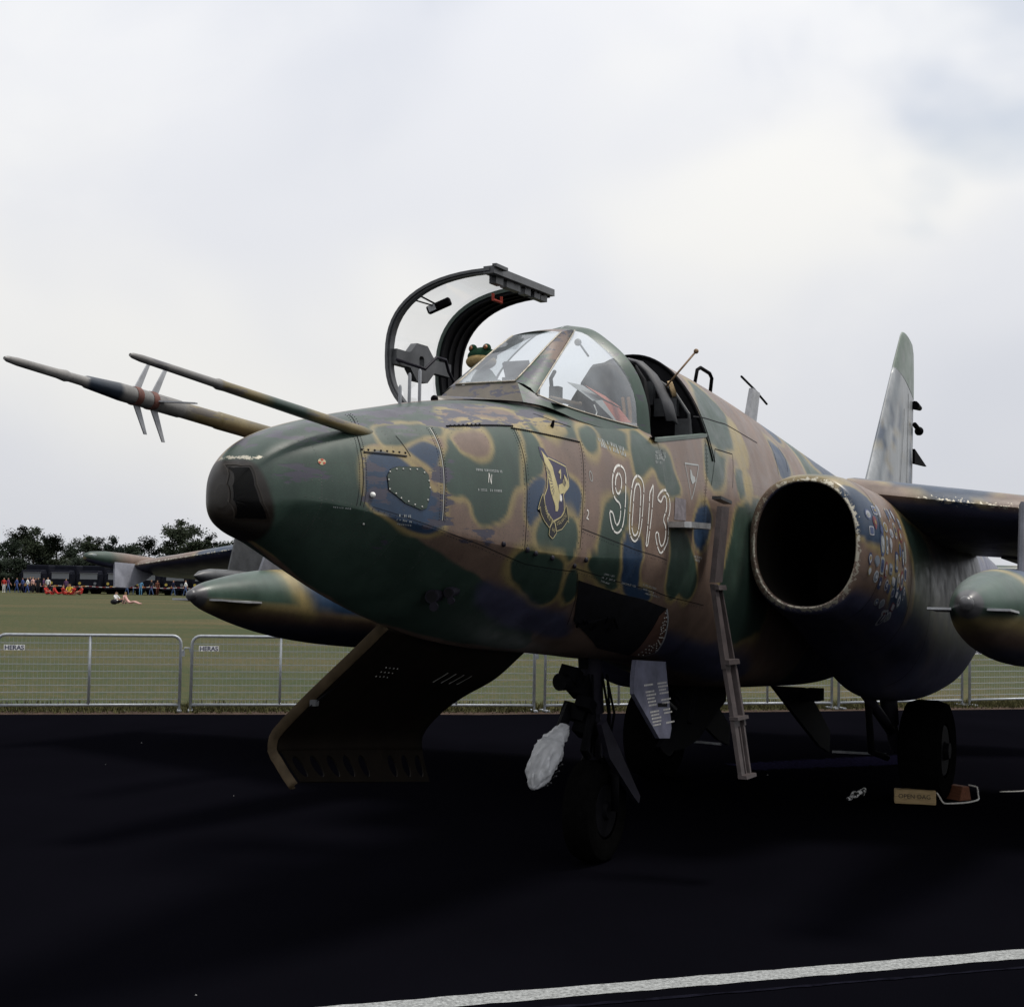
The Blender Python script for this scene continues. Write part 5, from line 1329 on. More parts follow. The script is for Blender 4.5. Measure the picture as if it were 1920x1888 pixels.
mb = MB(); mb.plate([AP(3.12, .655, 2.13), AP(3.12, .76, 2.13), AP(3.16, .79, 2.13), AP(3.50, .79, 2.135), AP(3.56, .76, 2.135), AP(3.56, .655, 2.135)], (0, 0, 1), .035)
mb.build('foot_step', M['steel'], rec)
# ---- seams, rivets, hatch, knobs
for k_, pts in DEC['SEAMS'].items():
    light = k_ == 'ring3'
    rib('panel_seam', pts, .004 if not light else .005, .0015, M['seam'] if not light else M['screw'], fus)
    if light: rib('panel_seam', [(a + .008, f) for a, f in pts], .004, .0015, M['seam'], fus)
hat = conform('access_hatch', DEC['HATCH'], .004, M['camo'], fus, .03)
set_paint(hat, np.tile(C_GREEN * .75, (len(hat.data.vertices), 1)))
rib('hatch_gap', DEC['HATCH'] + DEC['HATCH'][:1], .005, .002, M['seam'], fus)
for a, f in DEC['HATCH_SCREW']:
    mb = MB(); mb.ball(on_body(a, f, .004), .006, 5, (1, .6, 1)); mb.build('hatch_screw', M['screw'], hat, smooth=True)
for a, f in DEC['KNOBS']:
    mb = MB(); mb.ball(on_body(a, f, .004), .015, 7, (1, .7, 1)); mb.build('cowl_latch', M['gear_grey'], fus, smooth=True)
def line_dots(p0, p1, n, r, mb, off=.001):
    for t in np.linspace(0, 1, n): mb.ball(on_body(p0[0] + (p1[0] - p0[0]) * t, p0[1] + (p1[1] - p0[1]) * t, off), r, 4)
mb = MB()
for row in DEC['RIVET_ROWS'][:2]: line_dots(row[0], row[-1], 8, .0055, mb)
for k_ in ('ring4', 'ring5', 'ring6', 'ring3', 'nose_ring'):
    p_ = DEC['SEAMS'][k_]
    for i in range(len(p_) - 1):
        for dx in (-.02, .02): line_dots((p_[i][0] + dx, p_[i][1]), (p_[i + 1][0] + dx, p_[i + 1][1]), 9, .0028, mb, 0)
for k_ in ('belt', 'belt2', 'belt3'):
    p_ = DEC['SEAMS'][k_]
    for i in range(len(p_) - 1): line_dots((p_[i][0], p_[i][1] + .03), (p_[i + 1][0], p_[i + 1][1] + .03), 14, .0028, mb, 0)
tag(mb.build('rivet', M['gear_grey'], fus, smooth=True), kind='stuff')
# close rivet rows along frames and stringers, flush heads a hair proud
ra_, rt_ = [], []
for a in np.arange(.08, 5.2, .235):
    for t in np.arange(.25, 2.6, .05):
        ra_.append(a); rt_.append(t)
for t in (.55, .95, 1.22, 1.52, 1.86, 2.1):
    for a in np.arange(.0, 5.3, .034): ra_.append(a); rt_.append(t + .02 * math.sin(a))
ra_, rt_ = np.array(ra_), np.array(rt_)
ok_ = ~((ra_ > 2.2) & (ra_ < 4.1) & (skin_pt(ra_, rt_)[:, 2] > 2.62)); ra_, rt_ = ra_[ok_], rt_[ok_]
rp_, rn_ = skin_pt(ra_, rt_), skin_nrm(ra_, rt_); mb = MB()
for q, n in zip(rp_, rn_):
    c, nn = AP(*q), AP(*n); x = nn.orthogonal().normalized() * .0030; y = nn.cross(x)
    mb.add([c + x, c + y, c - x, c - y, c + nn * .0014], [(0, 1, 4), (1, 2, 4), (2, 3, 4), (3, 0, 4)])
tag(mb.build('flush_rivet', mat('rivet paint', (.045, .042, .040), .5), fus), kind='stuff')
mb = MB()   # piano hinge knuckles along the avionics doors
for k_ in ('hinge', 'hinge2'):
    p_ = DEC['SEAMS'][k_]; n = 34
    for t in np.linspace(0, 1, n):
        a = p_[0][0] + (p_[-1][0] - p_[0][0]) * t; f = p_[0][1] + (p_[-1][1] - p_[0][1]) * t
        mb.box(on_body(a, f, .002), (.008, .008, .008))
tag(mb.build('hinge_knuckle', M['seam'], fus), kind='stuff')
rib('cover_strip', [(DEC['RIVET_ROWS'][0][0][0], DEC['RIVET_ROWS'][0][0][1] + .035), (DEC['RIVET_ROWS'][0][1][0], DEC['RIVET_ROWS'][0][1][1] + .04)], .010, .004, M['seam'], fus)
# trefoil, sensor buttons
def disc2(c, r, n=20): return [(c[0] + r * math.cos(2 * math.pi * j / n), c[1] + r / RG * 1.4 * math.sin(2 * math.pi * j / n)) for j in range(n)]
T0 = DEC['TREFOIL'][0]
tre = conform('warning_mark', disc2(T0, .021), .002, mat('cream paint', (.40, .33, .20), .6), fus, .02)
for k in range(3):
    f0 = 2 * math.pi * k / 3 - math.pi / 2 + .25
    conform('trefoil_blade', [(T0[0] + .004 * math.cos(f0), T0[1] + .009 * math.sin(f0))] + [(T0[0] + .019 * math.cos(f), T0[1] + .019 / RG * 1.4 * math.sin(f)) for f in np.linspace(f0 - .5, f0 + .5, 6)], .0035, M['red_paint'], tre, .02)
mb = MB(); mb.ball(on_body(*DEC['WHITE_DOT'][0], .006), .013, 8); mb.build('white_button', mat('white cap', (.75, .75, .72), .5), fus, smooth=True)
mb = MB(); mb.ball(on_body(*DEC['SILVER_DOT'][0], .002), .006, 6); mb.build('button', M['screw'], fus, smooth=True)
# laser window on the nose front
lw = conform('laser_window', DEC['WINDOW'], .005, M['lens'], jet, .012)
rib('window_frame', DEC['WINFRAME'] + DEC['WINFRAME'][:1], .004, .004, mat('bronze frame', (.022, .017, .012), .5), lw)
# numerals
for dname, loops in DEC['NUMS'].items():
    par = None
    mbn = MB()
    for loop in loops:
        P = np.array(loop + loop[:0]); 
        # smooth the loop with Chaikin except for the straight '1'
        if dname != '1':
            for _ in range(2):
                Qn = np.roll(P, -1, 0)[:-1] if False else P[1:]
                A = P[:-1]; P = np.concatenate([P[:1], np.stack([.75 * A + .25 * Qn, .25 * A + .75 * Qn], 1).reshape(-1, 2), P[-1:]])
        s = np.concatenate([[0], np.cumsum(np.hypot(np.diff(P[:, 0]), np.diff(P[:, 1]) * RG))]); L_ = s[-1]; n = max(3, int(L_ / .11)); gap_ = .008
        for k in range(n):
            u = np.linspace(k * L_ / n + gap_ / 2, (k + 1) * L_ / n - gap_ / 2, 14)
            ribbon(mbn, np.stack([np.interp(u, s, P[:, 0]), np.interp(u, s, P[:, 1])], 1), .0105, .0022)
    o = mbn.build('numeral', M['white_paint'], jet, smooth=True, fix=False); o['label'] = 'white stencilled outline numeral %s on the fuselage side' % dname
# squadron emblem
M['emb_dark'] = mat('dark violet paint', (.030, .027, .062), .6); M['emb_tan'] = mat('sand paint', (.40, .35, .19), .6, 0, .3, .15, 30); M['emb_black'] = mat('black paint', (.009, .009, .012), .6)
EM = DEC['EMB']
emb = conform('emblem', EM['shield'], .0016, M['emb_dark'], jet, .03); emb['label'] = 'violet shield with a sand eagle and a scroll below'
rib('emblem_border', EM['border'] + EM['border'][:1], .006, .0026, M['emb_tan'], emb)
conform('eagle_wing', EM['wingL'], .0030, M['emb_tan'], emb); conform('eagle_wing', EM['wingR'], .0030, M['emb_tan'], emb)
conform('eagle_head', EM['head'], .0036, M['white_paint'], emb)
wl_ = np.array(EM['wingL'])
for k in range(9):
    t = k / 9; A = wl_[18] * (1 - t) + wl_[16] * t if t < .0 else wl_[20] * (1 - t) + wl_[15] * t; B = A + (np.array(EM['wingL'][5]) - A) * .45 + np.array((0, .03))
    rib('feather_line', [tuple(A), tuple(B)], .003, .0038, M['emb_dark'], emb)
wr_ = np.array(EM['wingR'])
for k in range(5):
    t = k / 5; A = wr_[9] * (1 - t) + wr_[0] * t; B = A + (np.array((wr_[4])) - A) * .5
    rib('feather_line', [tuple(A), tuple(B)], .003, .0038, M['emb_dark'], emb)
for k_ in ('ribL', 'ribR', 'tail'):
    conform('scroll', EM[k_], .0030 if k_ != 'tail' else .0036, M['emb_black'], emb); rib('scroll_edge', EM[k_] + EM[k_][:1], .0038, .0042, M['emb_tan'], emb)
_glyph = {}
def glyph(ch):
    if ch not in _glyph:
        cu = bpy.data.curves.new('g', 'FONT'); cu.body = ch; cu.size = 1.0; cu.resolution_u = 2
        ob = bpy.data.objects.new('g', cu); COL.objects.link(ob)
        dg = bpy.context.evaluated_depsgraph_get(); m_ = bpy.data.meshes.new_from_object(ob.evaluated_get(dg))
        vs_ = [tuple(v.co[:2]) for v in m_.vertices]; fs = [tuple(p.vertices) for p in m_.polygons]
        bpy.data.objects.remove(ob); bpy.data.curves.remove(cu); bpy.data.meshes.remove(m_)
        _glyph[ch] = (vs_, fs, max([v[0] for v in vs_] or [.4]))
    return _glyph[ch]
def letters(mb, text, path, h, off, wscale=.8):
    """letters along a path in (station, phi)"""
    P = np.array(path, float); P[:, 1] *= RG
    s = np.concatenate([[0], np.cumsum(np.linalg.norm(np.diff(P, axis=0), axis=1))]); n = len(text)
    for i, ch in enumerate(text):
        u = (i + .12) / n * s[-1]; u2 = min(s[-1], u + .02)
        c = np.array((np.interp(u, s, P[:, 0]), np.interp(u, s, P[:, 1]))); c2 = np.array((np.interp(u2, s, P[:, 0]), np.interp(u2, s, P[:, 1])))
        t = (c2 - c) / (np.linalg.norm(c2 - c) + 1e-9) if u2 > u else t; nn = np.array((t[1], -t[0]))
        vs_, fs, w = glyph(ch); kx = s[-1] / n * .8 / max(w, .3)
        out = []
        for x, y in vs_:
            q = c + t * x * kx + nn * y * h * 1.4; qq = skin_pt(q[0], q[1] / RG) + skin_nrm(q[0], q[1] / RG) * off; out.append(AP(*qq))
        mb.add(out, fs)
def text_part(text, path, h, off, m, parent, name='lettering'):
    mb = MB(); letters(mb, text, path, h, off); return mb.build(name, m, parent, fix=False)
text_part('N\u00c1M\u011a\u0160\u0164', [(a + .014, f + .012) for a, f in DEC['TXT1']], .022, .005, M['emb_tan'], emb)
text_part('OSLAVOU', DEC['TXT2'], .020, .005, M['emb_tan'], emb)
text_part('N\u00c1D', DEC['TXT3'], .018, .005, M['emb_tan'], emb)
rib('numeral', DEC['ONE'], .009, .0042, M['emb_tan'], emb)
# legible stencils; the rest is too small to read and is laid out as broken dashes
for t, (p0, p1), hpx in DEC['STENCIL']:
    if t in ('N', '2'):
        text_part(t, [p0, p1], .055 if t == 'N' else .05, .0022, M['white_paint'], fus, 'stencil_letter'); continue
    mb = MB(); P0, P1 = np.array(p0), np.array(p1); L_ = abs(P1[0] - P0[0]); u = 0.0; h_ = hpx / 340 * .75
    fain = hpx == 20
    while u < L_:
        w_ = random.uniform(.004, .010) if not fain else random.uniform(.010, .02)
        if random.random() < .82:
            for hh in ((0, h_ * .35), (h_ * .55, h_ * .9)) if random.random() < .5 else ((0, h_ * .9),):
                c = P0 + (P1 - P0) * (u / L_); ww = w_ * .7
                q = [(c[0], c[1] - hh[0] / RG), (c[0] + ww, c[1] - hh[0] / RG), (c[0] + ww * (1 if not fain else 1.5), c[1] - hh[1] / RG), (c[0] + (0 if not fain else ww * .8), c[1] - hh[1] / RG)]
                mb.add([on_body(a, f, .002) for a, f in q], [(0, 1, 2, 3)])
        u += w_ + .003
    o = mb.build('stencil_line', mat('faded stencil', (.30, .32, .32), .7) if 'fs' not in M else M['fs'], fus, fix=False); tag(o, kind='stuff')
    M['fs'] = o.data.materials[0]
rib('ejection_triangle', DEC['TRI'] + DEC['TRI'][:1], .006, .0022, M['fs'], fus)
T_ = np.array(DEC['TRI']); cT = T_.mean(0)
conform('seat_symbol', [tuple(cT + np.array(v)) for v in ((-.035, .01), (-.02, -.05), (.0, -.05), (.012, -.01), (.05, .0), (.05, .03), (.0, .05), (-.02, .05))], .002, M['fs'], fus, .03)
rib('ring_mark', disc2(DEC['RING'][0], .016, 16) + disc2(DEC['RING'][0], .016, 16)[:1], .004, .0022, M['fs'], fus)

# ---- stickers on the port nacelle
port_nac = nacs[0]
SC = [(.28, .29, .32), (.22, .23, .22), (.05, .07, .14), (.14, .04, .05), (.24, .25, .28), (.03, .04, .09), (.18, .14, .06), (.28, .30, .33), (.13, .15, .18), (.20, .22, .25)]
sm = [mat('sticker print %s' % n_, c, .5, 0, .4) for n_, c in zip('white cream blue red silver navy yellow pale grey fog'.split(), SC)]
def nac_patch(name, ca, cf, ra, rf, m, off, parent, shape):
    n = 18; pts = []
    for j in range(n):
        f = 2 * math.pi * j / n; x, y = math.cos(f), math.sin(f)
        if shape == 'rect': k = 1 / max(abs(x), abs(y)); x, y = x * k * .9, y * k * .9
        elif shape == 'shield' and y > 0: x *= (1 - .5 * y)
        pts.append((ca + ra * x, cf + rf * y))
    q = nac_pt(np.array([p[0] for p in pts] + [ca]), np.array([p[1] for p in pts] + [cf])) + nac_nrm(np.array([p[0] for p in pts] + [ca]), np.array([p[1] for p in pts] + [cf])) * off
    mb = MB(); mb.add([AP(*k) for k in q], [(j, (j + 1) % n, n) for j in range(n)])
    return mb.build(name, m, parent, fix=False)
rs = random.Random(21); placed = []
tries = 0
while len(placed) < 44 and tries < 3000:
    tries += 1
    ca, cf = rs.uniform(4.80, 5.58), rs.uniform(.98, 2.30)
    if cf > 1.95 and (ca < 5.0 or rs.random() < .5): continue
    ra, rf = rs.uniform(.024, .048), rs.uniform(.055, .115)
    if any(abs(ca - x) < (ra + u) * .95 and abs(cf - y) < (rf + v) * .85 for x, y, u, v in placed): continue
    placed.append((ca, cf, ra, rf)); shape = rs.choice(['round', 'round', 'rect', 'shield'])
    s0 = nac_patch('sticker', ca, cf, ra, rf, rs.choice(sm), .0025, port_nac, shape)
    nac_patch('sticker', ca, cf, ra * .72, rf * .72, rs.choice(sm), .0040, port_nac, shape)
    if rs.random() < .6: nac_patch('sticker', ca, cf + rs.uniform(-.2, .2) * rf, ra * .4, rf * .35, rs.choice(sm), .0055, port_nac, rs.choice(['round', 'rect']))
nac_patch('sticker', 5.36, 2.34, .045, .16, sm[0], .003, port_nac, 'round'); nac_patch('sticker', 5.36, 2.34, .03, .12, M['emb_dark'], .0045, port_nac, 'round'); nac_patch('sticker', 5.36, 2.34, .015, .08, sm[4], .006, port_nac, 'shield')
for a_ in (4.98, 5.75, 6.4):
    mb = MB(); ph2 = np.linspace(-.4, 2.9, 60); rows = []
    for d in (-.0025, .0025): rows.append([AP(*k) for k in nac_pt(np.full(60, a_ + d), ph2) + nac_nrm(np.full(60, a_ + d), ph2) * .0015])
    mb.grid(rows); mb.build('panel_seam', M['seam'], port_nac, fix=False)
# ------------------------------------------------------------------ things around the aircraft
def w2(px, d):
    """ground position for a bearing (pixels of the photograph's width) and a distance"""
    return ((px - 960) / 2780 * d, d)
# ---- plush frog sitting on the starboard cockpit sill
def jet_world(a, p, z):
    c, s = math.cos(math.pi / 2 - YAW), math.sin(math.pi / 2 - YAW)
    return Vector((NX + a * c + p * s, NY + a * s - p * c, z))
frog = empty('plush_frog', jet_world(3.16, -.625, 2.74), math.pi / 2 - YAW)
tag(frog, 'dark green plush frog with a tan mouth peeking over the windscreen', 'plush toy')
fg = mat('dark green plush', (.012, .040, .022), .95, 0, .1, .4, 30, .5, 200); ft = mat('tan plush', (.26, .19, .09), .95, 0, .1, .3, 30, .5, 200); fe = mat('orange eye', (.35, .13, .05), .3); fk = mat('black pupil', (.004, .004, .004), .2)
mb = MB(); mb.ball((0, 0, .20), .12, 12, (.8, .9, 1.7)); mb.build('body', fg, frog, smooth=True)
mb = MB(); mb.ball((-.03, 0, .468), .095, 14, (.85, 1.05, .62)); mb.build('head', fg, frog, smooth=True)
mb = MB(); mb.ball((-.045, 0, .432), .097, 14, (.88, 1.05, .55)); mb.build('muzzle', ft, frog, smooth=True)
for s_ in (1, -1):
    mb = MB(); mb.ball((-.065, s_ * .050, .515), .028, 10); mb.build('eye_bump', fg, frog, smooth=True)
    mb = MB(); mb.ball((-.086, s_ * .053, .518), .014, 8); mb.build('eye', fe, frog, smooth=True)
    mb = MB(); mb.ball((-.098, s_ * .054, .520), .006, 6); mb.build('pupil', fk, frog, smooth=True)
    mb = MB(); mb.tube([(0, s_ * .10, .30), (-.06, s_ * .13, .18), (-.10, s_ * .11, .06)], [.032, .028, .024], 10); mb.build('arm', fg, frog, smooth=True)
    mb = MB(); mb.tube([(0, s_ * .09, .04), (-.12, s_ * .12, .04), (-.15, s_ * .12, .0)], [.045, .04, .03], 10); mb.build('leg', fg, frog, smooth=True)
# ---- papers behind the glass
bk = empty('flight_folder', jet_world(2.86, .33, 2.80), math.pi / 2 - YAW)
tag(bk, 'open red and white folder lying inside the windscreen', 'folder')
def sheet_part(name, pts, m):
    mb = MB(); mb.plate([Vector((a, -p, z)) for a, p, z in pts], (0, 1, .15), .003); return mb.build(name, m, bk)
sheet_part('white_page', [(-.49, .0, .10), (-.262, -.01, .112), (-.013, .01, .062), (-.183, .02, .029)], mat('white paper', (.40, .40, .41), .8))
sheet_part('red_cover', [(-.306, .02, .107), (.02, .01, .083), (.225, .03, .034), (-.059, .04, .053)], mat('red cover', (.36, .085, .05), .7))
sheet_part('red_cover', [(-.112, .05, .041), (.154, .045, .025), (.334, .07, -.069), (.084, .075, -.082)], mat('red cover back', (.36, .085, .05), .7))
sheet_part('page_edge', [(-.22, .05, .023), (-.118, .052, .041), (.075, .078, -.082), (.04, .076, -.075)], mat('page edges', (.36, .36, .36), .8))
# ---- white plastic bag on the nose gear
bag = empty('plastic_bag', jet_world(3.10, -.05, .52), math.pi / 2 - YAW)
tag(bag, 'crumpled white plastic bag wrapped over the front of the nose gear', 'bag')
mb = MB(); rings = []
axis = [(-.325, .0, .035), (-.30, 0, .06), (-.24, 0, .12), (-.15, 0, .20), (-.07, 0, .26), (.0, 0, .30), (.06, 0, .33), (.12, 0, .36)]
rad = [.012, .045, .080, .095, .085, .062, .058, .04]
AX = np.array(axis); tt = np.linspace(0, 7, 44)
for t in tt:
    c = Vector([float(np.interp(t, range(8), AX[:, i])) for i in range(3)]); r = float(np.interp(t, range(8), rad)); ring = []
    d = Vector((.8, 0, .6)).normalized(); x = Vector((0, 1, 0)); y = d.cross(x)
    for j in range(36):
        f = 2 * math.pi * j / 36; w = r * .88 * (1 + .30 * noise.noise(Vector((math.cos(f) * 2.2, math.sin(f) * 2.2, t * 1.3))) + .34 * abs(noise.noise(Vector((math.cos(f) * 5, math.sin(f) * 5, t * 1.2)))) - .2 * abs(noise.noise(Vector((math.cos(f) * 9, math.sin(f) * 9, t * 3.1)))))
        ring.append(c + x * math.cos(f) * w + y * math.sin(f) * w)
    rings.append(ring)
mb.loft(rings, True, (True, True)); mb.build('bag_film', mat('white bag film', (.42, .43, .45), .35, 0, .5, .12, 20), bag, smooth=True, angle=75)
for k in range(5):
    mb = MB(); t = 1.6 + k * .45; c = Vector([float(np.interp(t, range(8), AX[:, i])) for i in range(3)]); r = float(np.interp(t, range(8), rad)) * 1.25
    f0 = -2.35 + .12 * (k % 2); d = Vector((.8, 0, .6)).normalized(); x = Vector((0, 1, 0)); y = d.cross(x)
    mb.tube([c + x * math.cos(f0 + u) * r + y * math.sin(f0 + u) * r for u in (0, .15, .3)], .006, 5); mb.build('print_mark', M['emb_black'], bag)
# ---- wheel chocks with lettering, ropes
wood = mat('worn timber', (.30, .22, .115), .8, 0, .2, .3, 9, .2, 40, (1, 8, 8))
wood2 = mat('brown timber', (.14, .055, .03), .8, 0, .2, .3, 9, .2, 40, (1, 8, 8))
def chock(loc, rz, L_, h, m, label):
    c = empty('wheel_chock', loc, rz); tag(c, label, 'chock', 'wheel chocks')
    mb = MB(); secs = [(-.07, 0), (.07, 0), (.045, h), (-.035, h)]
    pr = [[Vector((x, y, z)) for y, z in secs] for x in (-L_ / 2, L_ / 2)]
    mb.loft(pr, True, (True, True)); b = mb.build('block', m, c); bv = b.modifiers.new('edge', 'BEVEL'); bv.width = .008; bv.segments = 2
    return c
ck = chock((3.40, 12.47, 0), R_(-13), .335, .115, wood, 'pale timber wheel chock stencilled OPEN DAG before the main wheel')
cu = bpy.data.curves.new('txt', 'FONT'); cu.body = 'OPEN DAG'; cu.size = .050; cu.align_x = 'CENTER'; cu.space_character = 1.05
ob = bpy.data.objects.new('txt', cu); COL.objects.link(ob); dg = bpy.context.evaluated_depsgraph_get(); tm = bpy.data.meshes.new_from_object(ob.evaluated_get(dg)); bpy.data.objects.remove(ob)
tm.materials.append(mat('dark stencil ink', (.02, .014, .01), .8)); to = bpy.data.objects.new('lettering', tm); link(to, ck)
to.location = (-.005, -.0615, .046); to.rotation_euler = (R_(90) - math.atan2(.035, .115), 0, 0)
chock((3.84, 12.74, 0), R_(-60), .17, .12, wood2, 'small red brown timber chock at the outer side of the main wheel')
def rope(name, pts, r, m, label, cat):
    P = np.array(pts, float); s = np.concatenate([[0], np.cumsum(np.linalg.norm(np.diff(P, axis=0), axis=1))]); u = np.linspace(0, s[-1], 50)
    mb = MB(); mb.tube([[float(pchip(s, P[:, i], k)) for i in range(3)] for k in u], r, 8); o = mb.build(name, m, None, smooth=True); tag(o, label, cat); return o
white_rope = mat('white rope', (.50, .49, .46), .8, 0, .2, .3, 60)
rope('rope', [(3.52, 12.50, .115), (3.54, 12.47, .13), (3.58, 12.46, .09), (3.63, 12.40, .012), (3.75, 12.43, .012), (3.98, 12.62, .03), (3.99, 12.70, .11), (3.93, 12.74, .125)], .007, white_rope, 'white rope looped between the two timber chocks', 'rope')
rope('ground_cable', [(4.35, 13.2, .01), (4.55, 13.25, .012), (4.85, 13.6, .02), (5.3, 14.1, .05), (5.9, 14.6, .08)], .006, white_rope, 'thin white cable trailing over the asphalt right of the main wheel', 'cable')
bwm = bpy.data.materials.new('black and white braid'); bwm.use_nodes = True
_b = bwm.node_tree.nodes['Principled BSDF']; _v = bwm.node_tree.nodes.new('ShaderNodeTexVoronoi'); _v.inputs['Scale'].default_value = 45
_r2 = bwm.node_tree.nodes.new('ShaderNodeValToRGB'); _r2.color_ramp.interpolation = 'CONSTANT'; _r2.color_ramp.elements[0].color = (.01, .01, .01, 1); _r2.color_ramp.elements[1].position = .45; _r2.color_ramp.elements[1].color = (.6, .6, .6, 1)
_tc = bwm.node_tree.nodes.new('ShaderNodeTexCoord'); bwm.node_tree.links.new(_tc.outputs['Object'], _v.inputs[0]); bwm.node_tree.links.new(_v.outputs['Color'], _r2.inputs[0]); bwm.node_tree.links.new(_r2.outputs[0], _b.inputs['Base Color'])
pts = [(2.86, 12.56, .01)]
for k in range(9): pts.append((2.90 + .014 * k + .02 * (k % 2), 12.60 + .05 * math.sin(k * 1.9), .02 + .05 * (k / 9) + .03 * (k % 2)))
rope('safety_streamer', pts, .017, bwm, 'heaped black and white braided cord on the asphalt by the main wheel', 'cord')

# ---- crowd barriers
galv = mat('galvanised tube', (.29, .31, .335), .45, .4, .5, .2, 25); wire_m = mat('galvanised wire', (.34, .36, .38), .5, .2)
plate_m = mat('white name plate', (.80, .80, .80), .6); ink = mat('blue black ink', (.012, .016, .06), .6)
FX = [-9.2, -6.53, -4.29, .45, 4.91, 7.31, 12.0]; FY = [18.75, 19.40, 19.97, 20.90, 22.34, 23.46, 25.7]
def fpos(px):
    lo, hi = 15.0, 30.0
    for _ in range(50):
        d = (lo + hi) / 2; x = (px - 965.5) / 2780 * d
        if np.interp(x, FX, FY) > d: lo = d
        else: hi = d
    return Vector(((px - 965.5) / 2780 * d, d, 0))
PAN = [(-335, -13), (8, 352), (373, 701), (720, 1013), (1033, 1304), (1324, 1568), (1581, 1811), (1825, 2045)]
hcu = bpy.data.curves.new('h', 'FONT'); hcu.body = 'HERAS'; hcu.size = .082; hcu.align_x = 'CENTER'; hcu.offset = .002
ob = bpy.data.objects.new('h', hcu); COL.objects.link(ob); dg = bpy.context.evaluated_depsgraph_get(); heras = bpy.data.meshes.new_from_object(ob.evaluated_get(dg)); bpy.data.objects.remove(ob); heras.materials.append(ink)
WL = {}
where = ['cut by the left picture edge', 'beside the wing tip airbrake, the first whole one', 'behind the drop tank and hanging door', 'seen between the hanging door and the nose gear', 'behind the nose gear and boarding ladder', 'behind the belly and the main gear door', 'behind the main wheel and engine pod', 'at the right edge behind the drop tank']
for i, (xl, xr) in enumerate(PAN):
    A, B = fpos(xl), fpos(xr); d = B - A; Lb = d.length; c = (A + B) / 2
    b = empty('crowd_barrier', c, math.atan2(d.y, d.x)); tag(b, 'galvanised wire crowd barrier %s' % where[i], 'barrier', 'crowd barriers along the apron edge')
    h, r, x0 = 1.0, .021, Lb / 2
    cr = .11; arc = lambda cx, s_: [(cx + s_ * cr * math.sin(t), 0, h - cr + cr * math.cos(t)) for t in np.linspace(0, math.pi / 2, 6)]
    path = [(-x0, 0, .0)] + [(p[0], 0, p[2]) for p in arc(-x0 + cr, -1)[::-1]] + arc(x0 - cr, 1) + [(x0, 0, .0)]
    mb = MB(); mb.tube(path, r, 8); mb.build('frame', galv, b, smooth=True)
    mb = MB(); mb.tube([(-x0, 0, .085), (x0, 0, .085)], r * .9, 8); mb.build('bottom_rail', galv, b, smooth=True)
    mb = MB(); mb.tube([(0, 0, .085), (0, 0, h)], r * .85, 8); mb.build('centre_post', galv, b, smooth=True)
    for s_ in (-x0, x0):
        mb = MB(); mb.box((s_, 0, .012), (.06, .30, .02)); mb.build('foot', galv, b)
    key = round(Lb, 2)
    if key not in WL:
        mb = MB(); mb.tube([(-x0, 0, 0), (x0, 0, 0)], .0066, 4); me_h = mb.mesh('wire'); me_h.materials.append(wire_m)
        mb = MB()
        for x in np.arange(-x0 + .05, x0, .052): mb.tube([(x, .003, .085), (x, .003, h - .02)], .0019, 3)
        me_v = mb.mesh('upright_wires'); me_v.materials.append(wire_m); WL[key] = (me_h, me_v)
    me_h, me_v = WL[key]
    for k in range(9):
        o = bpy.data.objects.new('wire', me_h); link(o, b); o.location = (0, 0, .16 + k * .092)
    tag(link(bpy.data.objects.new('upright_wires', me_v), b), kind='stuff')
    mb = MB(); mb.box((-x0 + .22, -.024, .835), (.26, .006, .072)); pl_ = mb.build('name_plate', plate_m, b)
    o = bpy.data.objects.new('lettering', heras); link(o, pl_); o.location = (-x0 + .22, -.0285, .806); o.rotation_euler = (R_(90), 0, 0)
    mb = MB(); mb.tube([(x0, 0, .80), (x0 + .04, 0, .80), (x0 + .05, 0, .84), (x0 + .11, 0, .84), (x0 + .13, 0, .78)], .012, 6); mb.box((x0 + .03, 0, .76), (.05, .03, .06)); mb.build('coupling_hook', galv, b)

